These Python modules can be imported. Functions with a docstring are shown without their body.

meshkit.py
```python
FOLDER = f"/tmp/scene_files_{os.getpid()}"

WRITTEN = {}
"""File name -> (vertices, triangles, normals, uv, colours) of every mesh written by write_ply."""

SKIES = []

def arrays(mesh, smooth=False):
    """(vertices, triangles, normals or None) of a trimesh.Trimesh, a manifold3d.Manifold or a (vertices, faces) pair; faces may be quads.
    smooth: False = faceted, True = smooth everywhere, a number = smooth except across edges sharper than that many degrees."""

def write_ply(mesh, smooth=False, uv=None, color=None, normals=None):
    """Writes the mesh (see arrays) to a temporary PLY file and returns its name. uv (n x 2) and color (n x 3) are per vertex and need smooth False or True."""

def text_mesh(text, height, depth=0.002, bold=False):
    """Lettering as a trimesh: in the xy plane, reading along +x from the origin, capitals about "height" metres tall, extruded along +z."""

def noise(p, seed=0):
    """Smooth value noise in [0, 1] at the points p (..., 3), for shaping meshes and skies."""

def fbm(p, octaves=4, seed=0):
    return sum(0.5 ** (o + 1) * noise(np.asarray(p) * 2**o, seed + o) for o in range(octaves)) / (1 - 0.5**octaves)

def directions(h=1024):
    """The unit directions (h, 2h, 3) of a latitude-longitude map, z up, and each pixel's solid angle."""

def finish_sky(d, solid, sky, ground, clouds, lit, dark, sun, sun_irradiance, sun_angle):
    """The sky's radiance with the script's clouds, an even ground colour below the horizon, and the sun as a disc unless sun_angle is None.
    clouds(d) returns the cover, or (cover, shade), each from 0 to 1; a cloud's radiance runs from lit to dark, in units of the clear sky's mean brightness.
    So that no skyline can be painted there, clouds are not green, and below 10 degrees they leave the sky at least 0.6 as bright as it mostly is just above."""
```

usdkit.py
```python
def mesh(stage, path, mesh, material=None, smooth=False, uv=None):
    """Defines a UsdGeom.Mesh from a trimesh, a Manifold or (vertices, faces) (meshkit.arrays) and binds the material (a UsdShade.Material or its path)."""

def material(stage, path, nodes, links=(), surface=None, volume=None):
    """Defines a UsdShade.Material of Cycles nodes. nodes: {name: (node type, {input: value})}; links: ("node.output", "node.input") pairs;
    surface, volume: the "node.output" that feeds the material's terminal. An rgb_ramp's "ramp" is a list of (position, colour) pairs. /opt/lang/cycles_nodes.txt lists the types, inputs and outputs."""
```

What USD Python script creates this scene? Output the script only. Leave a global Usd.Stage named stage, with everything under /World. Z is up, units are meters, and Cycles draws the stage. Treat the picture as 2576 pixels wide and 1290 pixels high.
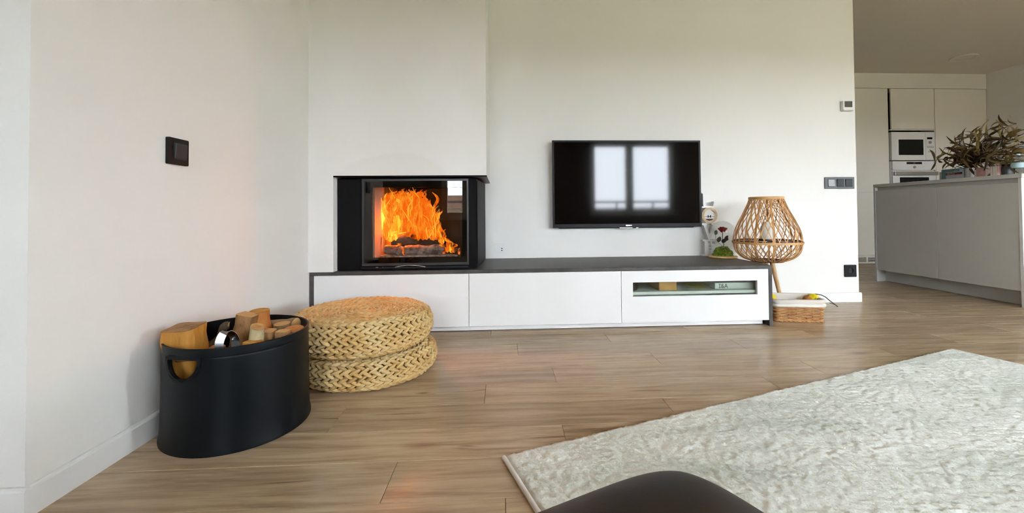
import math, random
import numpy as np
import trimesh, manifold3d as m3
import shapely.geometry as sg
from shapely import affinity
from shapely.ops import unary_union
from scipy.interpolate import CubicSpline, PchipInterpolator
import usdkit, meshkit
from pxr import Usd, UsdGeom, UsdLux, UsdShade, Gf, Sdf

stage = Usd.Stage.CreateInMemory()
UsdGeom.SetStageUpAxis(stage, 'Z'); UsdGeom.SetStageMetersPerUnit(stage, 1.0)
UsdGeom.Xform.Define(stage, '/World'); UsdGeom.Scope.Define(stage, '/World/Looks')
RNG = np.random.default_rng(7); random.seed(7)

# ------------------------------------------------------------------ camera
F_PX, CX, CY, YAW, PITCH, ROLL, EYE = 1062.4, 1322.58, 516.54, .053144, .017784, -.0082891, .695
EXPOSURE = 0.10
def camera():
    cy, sy, cp, sp, cr, sr = math.cos(YAW), math.sin(YAW), math.cos(PITCH), math.sin(PITCH), math.cos(ROLL), math.sin(ROLL)
    f = np.array([sy*cp, cy*cp, sp]); r = np.array([cy, -sy, 0.]); u = np.cross(r, f)
    R, U = cr*r + sr*u, -sr*r + cr*u
    m = Gf.Matrix4d(*R, 0, *U, 0, *(-f), 0, 0, 0, EYE, 1)
    c = UsdGeom.Camera.Define(stage, '/World/Camera')
    c.AddTransformOp().Set(m)
    A = 36.0
    c.CreateHorizontalApertureAttr(A); c.CreateVerticalApertureAttr(A*1290/2576)
    c.CreateFocalLengthAttr(F_PX/2576*A)
    c.CreateHorizontalApertureOffsetAttr((1288-CX)/2576*A); c.CreateVerticalApertureOffsetAttr((CY-645)/2576*A)
    c.CreateClippingRangeAttr((0.05, 2000)); c.CreateExposureAttr(EXPOSURE)
camera()
# ------------------------------------------------------------------ sky (bright overcast day outside the windows)
SKY = 9.0
dome = UsdLux.DomeLight.Define(stage, '/World/Sky')
dome.CreateIntensityAttr(SKY); dome.CreateColorAttr(Gf.Vec3f(.875, .95, 1.04))

# ------------------------------------------------------------------ helpers
W = '/World'
_used, LOC = {}, {}
def numbered(parent, name):
    k = (str(parent), name); n = _used.get(k, -1) + 1; _used[k] = n
    return name if n == 0 else f'{name}_{n:03d}'
def thing(name, label, cat, loc=(0, 0, 0), group=None, kind=None):
    p = f'{W}/{numbered(W, name)}'
    x = UsdGeom.Xform.Define(stage, p); x.AddTranslateOp().Set(Gf.Vec3d(*map(float, loc)))
    LOC[p] = np.array(loc, float); tag(x.GetPrim(), label, cat, group, kind); return p
def tag(prim, label=None, cat=None, group=None, kind=None):
    for k, v in (('label', label), ('category', cat), ('group', group), ('kind', kind)):
        if v: prim.SetCustomDataByKey(k, v)
def obj(name, mesh, mat, parent=W, smooth=False, label=None, cat=None, group=None, kind=None):
    """one Mesh prim; mesh in world coordinates, stored relative to the thing it belongs to"""
    p = f'{parent}/{numbered(parent, name)}'
    top = '/'.join(parent.split('/')[:3])
    if top in LOC:
        mesh = mesh.copy(); mesh.apply_translation(-LOC[top])
    m = usdkit.mesh(stage, p, mesh, MAT[mat], smooth)
    tag(m.GetPrim(), label, cat, group, kind); return p
cat_ = trimesh.util.concatenate
def box(x0, x1, y0, y1, z0, z1):
    m = trimesh.creation.box([x1-x0, y1-y0, z1-z0]); m.apply_translation([(x0+x1)/2, (y0+y1)/2, (z0+z1)/2]); return m
def cbox(x0, x1, y0, y1, z0, z1, c=.002):
    """box with chamfered edges"""
    a = []
    for sx in (0, 1):
        for sy in (0, 1):
            for sz in (0, 1):
                X, Y, Z = (x0, x1)[sx], (y0, y1)[sy], (z0, z1)[sz]
                dx, dy, dz = (1-2*sx)*c, (1-2*sy)*c, (1-2*sz)*c
                a += [(X, Y+dy, Z+dz), (X+dx, Y, Z+dz), (X+dx, Y+dy, Z)]
    return trimesh.convex.convex_hull(np.array(a))
def rbox(x0, x1, y0, y1, z0, z1, r, seg=4):
    """box with rounded edges"""
    pts = []
    s = trimesh.creation.icosphere(2, r).vertices
    for X in (x0+r, x1-r):
        for Y in (y0+r, y1-r):
            for Z in (z0+r, z1-r): pts.append(s+[X, Y, Z])
    return trimesh.convex.convex_hull(np.vstack(pts))
def xform(m, rot=None, axis=(0, 0, 1), t=(0, 0, 0), about=(0, 0, 0)):
    m = m.copy()
    if rot is not None: m.apply_transform(trimesh.transformations.rotation_matrix(rot, axis, about))
    m.apply_translation(t); return m
def tube(P, r, n=8, caps=True, flat=1.0, up=None):
    """swept tube; r scalar or per point; flat squashes the section along the second frame axis"""
    P = np.asarray(P, float); N = len(P); r = np.broadcast_to(np.asarray(r, float), (N,))
    T = np.gradient(P, axis=0); T /= np.maximum(np.linalg.norm(T, axis=1, keepdims=True), 1e-12)
    a = np.array(up, float) if up is not None else (np.array([0, 0, 1.]) if abs(T[0][2]) < .9 else np.array([1., 0, 0]))
    V = []; u = a
    ang = np.arange(n)/n*2*np.pi
    for i in range(N):
        base = a if up is not None else u
        u = base - T[i]*np.dot(base, T[i]); L = np.linalg.norm(u); u = u/L if L > 1e-9 else np.array([1., 0, 0])
        w = np.cross(T[i], u)
        V.append(P[i] + r[i]*(np.cos(ang)[:, None]*w + flat*np.sin(ang)[:, None]*u))
    V = np.vstack(V); F = []
    for i in range(N-1):
        for k in range(n):
            A, B, Cc, D = i*n+k, i*n+(k+1) % n, (i+1)*n+(k+1) % n, (i+1)*n+k
            F += [(A, B, Cc), (A, Cc, D)]
    if caps:
        V = np.vstack([V, P[:1], P[-1:]]); s, e = len(V)-2, len(V)-1
        for k in range(n):
            F.append((s, (k+1) % n, k)); F.append((e, (N-1)*n+k, (N-1)*n+(k+1) % n))
    return trimesh.Trimesh(V, np.array(F), process=False)
def lathe(prof, n=48, c=(0, 0, 0)):
    """prof: list of (r, z); revolved about z"""
    P = np.array(prof, float); a = np.arange(n)/n*2*np.pi; V = []
    for r, z in P: V.append(np.stack([r*np.cos(a), r*np.sin(a), np.full(n, z)], 1))
    V = np.vstack(V); F = []
    for i in range(len(P)-1):
        for k in range(n):
            A, B, Cc, D = i*n+k, i*n+(k+1) % n, (i+1)*n+(k+1) % n, (i+1)*n+k
            F += [(A, B, Cc), (A, Cc, D)]
    m = trimesh.Trimesh(V+np.array(c), np.array(F), process=False)
    m.merge_vertices(); m.update_faces(m.nondegenerate_faces()); return m
def ext(poly, z0, z1):
    m = trimesh.creation.extrude_polygon(poly, z1-z0, engine='earcut'); m.apply_translation([0, 0, z0]); return m
def xz(poly, y0, y1):
    """polygon drawn in (x, z), extruded from y0 to y1"""
    m = trimesh.creation.extrude_polygon(poly, y1-y0, engine='earcut')
    v = m.vertices.copy(); m.vertices = np.stack([v[:, 0], y0+v[:, 2], v[:, 1]], 1); m.invert(); m.fix_normals(); return m
def yz(poly, x0, x1):
    m = trimesh.creation.extrude_polygon(poly, x1-x0, engine='earcut')
    v = m.vertices.copy(); m.vertices = np.stack([x0+v[:, 2], v[:, 0], v[:, 1]], 1); m.fix_normals(); return m
def rrect(x0, x1, z0, z1, r): return sg.box(x0+r, z0+r, x1-r, z1-r).buffer(r, 8)

# ------------------------------------------------------------------ materials
MAT = {}
def M(name, nodes, links=(), surface='p.BSDF', volume=None):
    MAT[name] = usdkit.material(stage, f'/World/Looks/{name}', nodes, links, surface, volume); return MAT[name]
def pm(name, col, rough=.5, col2=None, scale=10, stretch=(1, 1, 1), detail=3, bump=0, bscale=None, bdist=.002, coord='object', rand=False, island=None, lo=.35, hi=.65, **kw):
    """principled look: colour (optionally mixed with col2 by noise), bump by noise"""
    n = {'p': ('principled_bsdf', {'base_color': col, 'roughness': rough, **kw})}; l = []
    if col2 is not None or bump:
        n['tc'] = ('texture_coordinate', {}); n['mp'] = ('mapping', {'scale': stretch}); src = 'tc.object'
        if rand:
            n['oi'] = ('object_info', {}); n['rs'] = ('vector_math', {'math_type': 'multiply', 'vector2': (17.3, 9.1, 5.7)})
            n['ra'] = ('vector_math', {'math_type': 'add'})
            l += [('oi.random', 'rs.vector1'), ('tc.object', 'ra.vector1'), ('rs.vector', 'ra.vector2')]; src = 'ra.vector'
        l += [(src, 'mp.vector')]
    if col2 is not None:
        n['n'] = ('noise_texture', {'scale': scale, 'detail': detail, 'roughness': .6})
        n['r'] = ('rgb_ramp', {'ramp': [(lo, col), (hi, col2)]})
        l += [('mp.vector', 'n.vector'), ('n.fac', 'r.fac')]; out = 'r.color'
        if island:
            n['g'] = ('geometry', {}); n['mr'] = ('map_range', {'to_min': island[0], 'to_max': island[1]})
            n['hs'] = ('hsv', {}); l += [('g.random_per_island', 'mr.value'), ('mr.result', 'hs.value'), (out, 'hs.color')]; out = 'hs.color'
        l += [(out, 'p.base_color')]
    if bump:
        n['bn'] = ('noise_texture', {'scale': bscale or scale, 'detail': 4, 'roughness': .6})
        n['b'] = ('bump', {'strength': bump, 'distance': bdist})
        l += [('mp.vector', 'bn.vector'), ('bn.fac', 'b.height'), ('b.normal', 'p.normal')]
    return M(name, n, l)
def srgb(r, g, b):
    c = np.array([r, g, b])/255.; return tuple(np.where(c < .04045, c/12.92, ((c+.055)/1.055)**2.4))

pm('wall_paint', (.83, .82, .785), .75, bump=.12, bscale=160, bdist=.001)
pm('backlit_wall_paint', (.20, .19, .165), .8, bump=.12, bscale=160, bdist=.001)  # shade of the backlit front wall, put into a darker colour
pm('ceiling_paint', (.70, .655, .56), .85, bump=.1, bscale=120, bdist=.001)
pm('trim_white', (.86, .86, .85), .4)
pm('unit_white', (.85, .85, .84), .35)
pm('kitchen_white', (.80, .77, .69), .4)
pm('island_shade_grey', (.66, .655, .62), .45)  # white island seen on its unlit side: shade put into the grey
pm('dark_gap', (.03, .028, .025), .8)
pm('bench_top', srgb(52, 50, 50), .38, col2=srgb(74, 70, 67), scale=14, stretch=(1, 6, 1), bump=.25, bscale=90, bdist=.001)
pm('black_steel', (.003, .003, .0035), .5, specular_ior_level=.12)
pm('enamel_glass', (.002, .002, .002), .012, specular_ior_level=.5)
pm('black_frame', (.02, .021, .022), .35)
pm('lintel_firelit_metal', srgb(84, 40, 32), .35, metallic=.4)  # dark metal with the red of the firelight put into its colour
pm('black_plastic', (.006, .007, .008), .5, specular_ior_level=.15)
pm('bezel', (.010, .011, .012), .4, specular_ior_level=.2)
pm('tv_screen', (.0012, .0012, .0015), .055, specular_ior_level=.40)
pm('silver', (.75, .76, .78), .22, metallic=1.0)
pm('steel', (.55, .55, .55), .3, metallic=1.0)
pm('switch_grey', (.11, .12, .125), .45, specular_ior_level=.3)
pm('switch_dark', (.02, .023, .026), .4, specular_ior_level=.3)
pm('switch_light', (.32, .33, .34), .3)
pm('white_plastic', (.82, .82, .81), .3)
pm('lcd', (.06, .06, .05), .25)
pm('tub_black', (.004, .0062, .0078), .42, bump=.05, bscale=300, bdist=.0005, specular_ior_level=.15)
pm('letter_white', (.80, .79, .775), .55)
pm('ring_wood', srgb(205, 178, 135), .5, col2=srgb(186, 156, 112), scale=30)
pm('cream', (.85, .80, .70), .5)
pm('print_sky', (.72, .70, .68), .6)
pm('print_dark', (.03, .012, .012), .6)
pm('base_wood', srgb(226, 190, 128), .45, col2=srgb(208, 168, 104), scale=9, stretch=(1, 8, 8))
pm('moss', srgb(128, 150, 12), .9, col2=srgb(60, 84, 8), scale=60, bump=.8, bscale=140, bdist=.004)
pm('rose_red', srgb(176, 8, 28), .55, col2=srgb(120, 4, 18), scale=25)
pm('leaf_dark', srgb(44, 60, 46), .5, col2=srgb(30, 42, 34), scale=40)
pm('stem_dark', srgb(48, 52, 46), .6)
pm('bamboo', srgb(216, 168, 110), .42, col2=srgb(180, 128, 74), scale=6, stretch=(1, 1, 1), rand=True)
pm('bamboo_light', srgb(214, 172, 112), .42, col2=srgb(190, 142, 84), scale=8)
pm('lamp_dark', srgb(92, 54, 30), .5)
pm('leg_wood', srgb(204, 170, 124), .4, col2=srgb(182, 146, 100), scale=12, stretch=(6, 6, 1))
pm('bulb_white', (.80, .79, .74), .25)
pm('wicker', srgb(228, 178, 116), .45, col2=srgb(196, 134, 74), scale=20, island=(.75, 1.15))
pm('liner', srgb(214, 206, 196), .9, bump=.4, bscale=220, bdist=.0015)
pm('liner_white', srgb(232, 228, 218), .9, bump=.4, bscale=160, bdist=.002)
pm('toy_yellow', srgb(226, 204, 10), .6, bump=.3, bscale=120, bdist=.002)
pm('toy_brown', srgb(164, 108, 48), .8, bump=.5, bscale=140, bdist=.002)
pm('strap_black', (.015, .015, .016), .6)
pm('cardboard', srgb(214, 166, 104), .8, col2=srgb(200, 150, 90), scale=12)
pm('carton_dark', srgb(120, 84, 52), .8)
pm('case_yellow', srgb(196, 186, 84), .4)
pm('router_white', (.72, .73, .70), .4)
pm('ink_grey', (.10, .10, .09), .6)
pm('leather', (.013, .0078, .0062), .45, col2=(.019, .011, .0085), scale=5, bump=.2, bscale=260, bdist=.0006, specular_ior_level=.2)
pm('straw', srgb(250, 220, 158), .5, col2=srgb(232, 188, 114), scale=12, island=(.66, 1.06))
pm('straw_core', srgb(112, 80, 40), .9)
pm('pink_card', srgb(206, 160, 152), .6, col2=srgb(190, 140, 134), scale=20)
pm('teal_card', srgb(104, 132, 134), .6)
pm('grey_card', srgb(176, 178, 182), .6)
pm('maroon_print', srgb(96, 40, 50), .6)
pm('label_blue', srgb(176, 206, 214), .4)
pm('smoke_plastic', (.05, .055, .058), .3)
pm('dry_leaf', srgb(110, 88, 56), .6, col2=srgb(128, 112, 52), scale=9, rand=True)
pm('dry_leaf_dark', srgb(66, 48, 34), .6, col2=srgb(86, 72, 40), scale=9, rand=True)
pm('twig', srgb(60, 42, 30), .8)
pm('vase_white', (.74, .72, .69), .35)
pm('brick_plate', (.24, .20, .16), .9, col2=(.17, .14, .11), scale=7, bump=.4, bscale=40, bdist=.004)
pm('soot', (.035, .03, .027), .95, col2=(.06, .05, .042), scale=8)
pm('char', (.03, .024, .02), .95, col2=(.09, .07, .055), scale=26, bump=1.0, bscale=60, bdist=.01)
pm('ash_log', (.34, .29, .24), .95, col2=(.06, .045, .04), scale=34, stretch=(1, 1, 1), bump=1.0, bscale=50, bdist=.012)
pm('ash', (.32, .29, .26), 1.0, col2=(.12, .10, .09), scale=40, bump=.8, bscale=60, bdist=.008)
pm('roof_out', srgb(140, 110, 90), .8)
pm('wall_out', srgb(190, 175, 155), .8)
pm('rail_out', srgb(90, 92, 95), .5)
pm('concrete', srgb(160, 158, 152), .8)
pm('ground_out', srgb(120, 122, 96), .9, col2=srgb(150, 142, 112), scale=.05)
pm('hill_out', srgb(120, 124, 128), .9)
pm('subfloor', srgb(150, 124, 96), .5)

# fresh-cut wood, end grain, bark
def wood(name, a, b, dark, ring=True):
    M(name, {'tc': ('texture_coordinate', {}), 'oi': ('object_info', {}), 'mp': ('mapping', {'scale': (9, 9, 2.2)}),
             'rs': ('vector_math', {'math_type': 'multiply', 'vector2': (7.3, 4.1, 3.7)}), 'ra': ('vector_math', {'math_type': 'add'}),
             'n': ('noise_texture', {'scale': 2.4, 'detail': 5, 'roughness': .65, 'distortion': .6}), 'r': ('rgb_ramp', {'ramp': [(.28, dark), (.42, a), (.68, b)]}),
             'n2': ('noise_texture', {'scale': 14, 'detail': 3}), 'b': ('bump', {'strength': .5, 'distance': .004}),
             'p': ('principled_bsdf', {'roughness': .75})},
      [('oi.random', 'rs.vector1'), ('tc.object', 'ra.vector1'), ('rs.vector', 'ra.vector2'), ('ra.vector', 'mp.vector'), ('mp.vector', 'n.vector'), ('n.fac', 'r.fac'), ('r.color', 'p.base_color'),
       ('mp.vector', 'n2.vector'), ('n2.fac', 'b.height'), ('b.normal', 'p.normal')])
wood('split_wood', srgb(140, 102, 62), srgb(172, 130, 82), srgb(88, 58, 34))
wood('split_gold', srgb(172, 116, 40), srgb(200, 146, 62), srgb(112, 70, 26))
wood('cut_face', srgb(188, 144, 88), srgb(208, 166, 108), srgb(150, 106, 60))
wood('cut_orange', srgb(166, 100, 42), srgb(192, 128, 60), srgb(106, 60, 26))
wood('bark', srgb(126, 104, 70), srgb(152, 130, 92), srgb(84, 66, 44))
wood('bark_pale', srgb(176, 160, 120), srgb(206, 192, 150), srgb(112, 94, 66))
wood('bark_dark', srgb(70, 60, 46), srgb(92, 82, 62), srgb(44, 38, 30))

# oak-look planks: streaky grain, a knot here and there, every plank its own tone
M('plank', {'g': ('geometry', {}), 'oi': ('object_info', {}),
            'rs': ('vector_math', {'math_type': 'multiply', 'vector2': (91.7, 53.1, 0)}), 'ra': ('vector_math', {'math_type': 'add'}),
            'm1': ('mapping', {'scale': (1.5, 17, 1)}), 'n1': ('noise_texture', {'scale': 1.6, 'detail': 7, 'roughness': .62, 'distortion': .5}),
            'r1': ('rgb_ramp', {'ramp': [(.25, srgb(134, 110, 82)), (.44, srgb(175, 149, 115)), (.56, srgb(191, 166, 131)), (.8, srgb(207, 184, 151))]}),
            'm2': ('mapping', {'scale': (3.2, 62, 1)}), 'n2': ('noise_texture', {'scale': 1.5, 'detail': 4, 'roughness': .7}),
            'r2': ('rgb_ramp', {'ramp': [(.30, (.62, .58, .54)), (.46, (1, 1, 1))]}),
            'm3': ('mapping', {'scale': (1.35, 20, 1)}), 'n3': ('noise_texture', {'scale': 1.0, 'detail': 3, 'roughness': .5, 'distortion': 1.2}),
            'r3': ('rgb_ramp', {'ramp': [(.26, (.36, .30, .25)), (.325, (1, 1, 1))]}),
            'm4': ('mapping', {'scale': (1.5, 4.2, 1)}), 'v4': ('voronoi_texture', {'scale': 1.0, 'randomness': 1}),
            'r4': ('rgb_ramp', {'ramp': [(.03, (.42, .34, .28)), (.085, (.85, .8, .76)), (.13, (1, 1, 1))]}),
            'x1': ('mix_color', {'blend_type': 'multiply', 'fac': .55}), 'x2': ('mix_color', {'blend_type': 'multiply', 'fac': .9}), 'x3': ('mix_color', {'blend_type': 'multiply', 'fac': .9}),
            'mr': ('map_range', {'to_min': .86, 'to_max': 1.1}), 'hs': ('hsv', {'saturation': .90}),
            'rr': ('map_range', {'to_min': .16, 'to_max': .27}), 'b': ('bump', {'strength': .12, 'distance': .0015}),
            'p': ('principled_bsdf', {'specular_ior_level': .62})},
  [('oi.random', 'rs.vector1'), ('g.position', 'ra.vector1'), ('rs.vector', 'ra.vector2'),
   *[('ra.vector', f'm{k}.vector') for k in (1, 2, 3, 4)], ('m1.vector', 'n1.vector'), ('m2.vector', 'n2.vector'), ('m3.vector', 'n3.vector'), ('m4.vector', 'v4.vector'),
   ('n1.fac', 'r1.fac'), ('n2.fac', 'r2.fac'), ('n3.fac', 'r3.fac'), ('v4.distance', 'r4.fac'),
   ('r1.color', 'x1.a'), ('r2.color', 'x1.b'), ('x1.result', 'x2.a'), ('r3.color', 'x2.b'), ('x2.result', 'x3.a'), ('r4.color', 'x3.b'), ('x3.result', 'hs.color'),
   ('oi.random', 'mr.value'), ('mr.result', 'hs.value'), ('hs.color', 'p.base_color'),
   ('n1.fac', 'rr.value'), ('rr.result', 'p.roughness'), ('n2.fac', 'b.height'), ('b.normal', 'p.normal')])
# chimney breast: the wall paint with a faint smoky bloom above the fire
M('breast_paint', {'g': ('geometry', {}), 's': ('vector_math', {'math_type': 'subtract', 'vector2': (-.62, 0, .93)}), 'k': ('vector_math', {'math_type': 'multiply', 'vector2': (3.4, 0, 8.5)}),
                   'len': ('vector_math', {'math_type': 'length'}), 'n': ('noise_texture', {'scale': 5, 'detail': 3}), 'ad': ('math', {'math_type': 'multiply_add', 'value2': .5, 'value3': -.25}),
                   'sm': ('math', {'math_type': 'add'}), 'mr': ('map_range', {'from_min': .92, 'from_max': 1.06, 'to_min': .22, 'to_max': 0., 'clamp': True}),
                   'x': ('mix_color', {'a': (.83, .82, .785), 'b': (.70, .66, .57)}), 'p': ('principled_bsdf', {'roughness': .75})},
  [('g.position', 's.vector1'), ('s.vector', 'k.vector1'), ('k.vector', 'len.vector1'), ('g.position', 'n.vector'), ('n.fac', 'ad.value1'), ('len.value', 'sm.value1'), ('ad.value', 'sm.value2'),
   ('sm.value', 'mr.value'), ('mr.result', 'x.fac'), ('x.result', 'p.base_color')])
# wool rug: pale grey-green, cloudy
M('rug_pile', {'g': ('geometry', {}), 'mp': ('mapping', {'rotation': (0, 0, -.35), 'scale': (.9, 2.6, 1)}), 'n': ('noise_texture', {'scale': 2.2, 'detail': 4, 'roughness': .6}),
               'r': ('rgb_ramp', {'ramp': [(.30, srgb(192, 200, 189)), (.5, srgb(228, 233, 225)), (.68, srgb(241, 245, 239))]}),
               'f': ('noise_texture', {'scale': 150, 'detail': 3, 'roughness': .7}), 'fr': ('rgb_ramp', {'ramp': [(.3, (.64, .66, .62)), (.5, (1, 1, 1))]}),
               'x': ('mix_color', {'blend_type': 'multiply', 'fac': .7}), 'b': ('bump', {'strength': .5, 'distance': .005}),
               'p': ('principled_bsdf', {'roughness': .95, 'specular_ior_level': .1, 'sheen_weight': .4})},
  [('g.position', 'mp.vector'), ('mp.vector', 'n.vector'), ('n.fac', 'r.fac'), ('g.position', 'f.vector'), ('f.fac', 'fr.fac'), ('r.color', 'x.a'), ('fr.color', 'x.b'), ('x.result', 'p.base_color'),
   ('f.fac', 'b.height'), ('b.normal', 'p.normal')])
pm('rug_edge', (.84, .84, .80), .9, bump=.4, bscale=200)
def pane(name, tint=(1, 1, 1), ior=1.5, rough=.0):
    f0 = ((ior-1)/(ior+1))**2                                     # Schlick, the same from both sides of a thin sheet
    M(name, {'lw': ('layer_weight', {'blend': .5}), 'pw': ('math', {'math_type': 'power', 'value2': 5.}), 'f': ('math', {'math_type': 'multiply_add', 'value2': 1-f0, 'value3': f0}),
             't': ('transparent_bsdf', {'color': tint}), 'g': ('glossy_bsdf', {'color': (1, 1, 1), 'roughness': rough}), 'm': ('mix_closure', {})},
      [('lw.facing', 'pw.value1'), ('pw.value', 'f.value1'), ('f.value', 'm.fac'), ('t.BSDF', 'm.closure1'), ('g.BSDF', 'm.closure2')], 'm.closure')
pane('window_glass'); pane('fire_glass', (.96, .95, .94), 1.34, .008); pane('cloche_glass', (.955, .965, .96), 1.55); pane('niche_glass', (.90, .935, .90), 1.5); pane('clear_plastic', (.88, .9, .9), 1.4)
def flame(name, core, edge, strength):
    M(name, {'g': ('geometry', {}), 'mp': ('mapping', {'scale': (34, 20, 9)}), 'n': ('noise_texture', {'scale': 1.0, 'detail': 3, 'roughness': .55, 'distortion': 1.4}),
             'r': ('rgb_ramp', {'ramp': [(.32, edge), (.5, edge), (.62, core), (.72, core)]}), 'e': ('emission', {'strength': strength}), 't': ('transparent_bsdf', {}),
             'mr': ('rgb_ramp', {'ramp': [(.34, (.05, .05, .05)), (.5, (.5, .5, .5)), (.64, (1, 1, 1))]}), 'bw': ('rgb_to_bw', {}), 'm': ('mix_closure', {})},
      [('g.position', 'mp.vector'), ('mp.vector', 'n.vector'), ('n.fac', 'r.fac'), ('r.color', 'e.color'), ('n.fac', 'mr.fac'), ('mr.color', 'bw.color'), ('bw.val', 'm.fac'), ('t.BSDF', 'm.closure1'), ('e.emission', 'm.closure2')], 'm.closure')
flame('flame_orange', (1., .33, .022), (1., .135, .004), 1.0)
flame('flame_yellow', (1., .58, .05), (1., .34, .016), 1.4)
M('flame_thread', {'e': ('emission', {'color': (1., .38, .03), 'strength': 1.15})}, [], 'e.emission')
M('ember', {'n': ('noise_texture', {'scale': 45, 'detail': 3}), 'g': ('geometry', {}), 'r': ('rgb_ramp', {'ramp': [(.42, (.02, .01, .008)), (.6, (1., .16, .01))]}), 'd': ('diffuse_bsdf', {'color': (.05, .04, .035)}), 'e': ('emission', {'strength': 1.2}), 'm': ('add_closure', {})},
  [('g.position', 'n.vector'), ('n.fac', 'r.fac'), ('r.color', 'e.color'), ('d.BSDF', 'm.closure1'), ('e.emission', 'm.closure2')], 'm.closure')
#---SHELL---
# ================================================================== the room
XL, YJ, YC, YW, XE, ZC, XR = -1.1115, 1.05, 2.473, 3.088, 2.70, 2.483, 6.40
YF, YKW = -2.0, 5.86
def S(name, mesh, mat, parent=W, smooth=False): return obj(name, mesh, mat, parent, smooth, kind='structure' if parent == W else None)
S('wall_left', box(-3.0, XL, YJ, YW+.12, 0, ZC), 'wall_paint')
S('wall_left_001', box(-3.1, -3.0, YF-.15, YW, 0, ZC), 'wall_paint')
S('wall_back', box(XL, XE, YW, YW+.12, 0, ZC), 'wall_paint')
S('wall_kitchen', box(XL, XR+.1, YKW, YKW+.1, 0, ZC), 'wall_paint')
wr = sg.box(YF-.15, 0, YKW, ZC).difference(sg.box(-.8, .05, .25, 2.1))
S('wall_right', yz(wr, XR, XR+.1), 'wall_paint')
S('wall_hall', box(XL-.1, XL, YW+.12, YKW, 0, ZC), 'wall_paint')
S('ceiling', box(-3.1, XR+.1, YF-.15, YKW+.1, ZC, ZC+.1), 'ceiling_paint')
brst = S('chimney_breast', cat_([box(XL, -.097, YC, YW, .917, ZC), box(XL, -.972, YC, YW, .366, .917)]), 'breast_paint')

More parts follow.
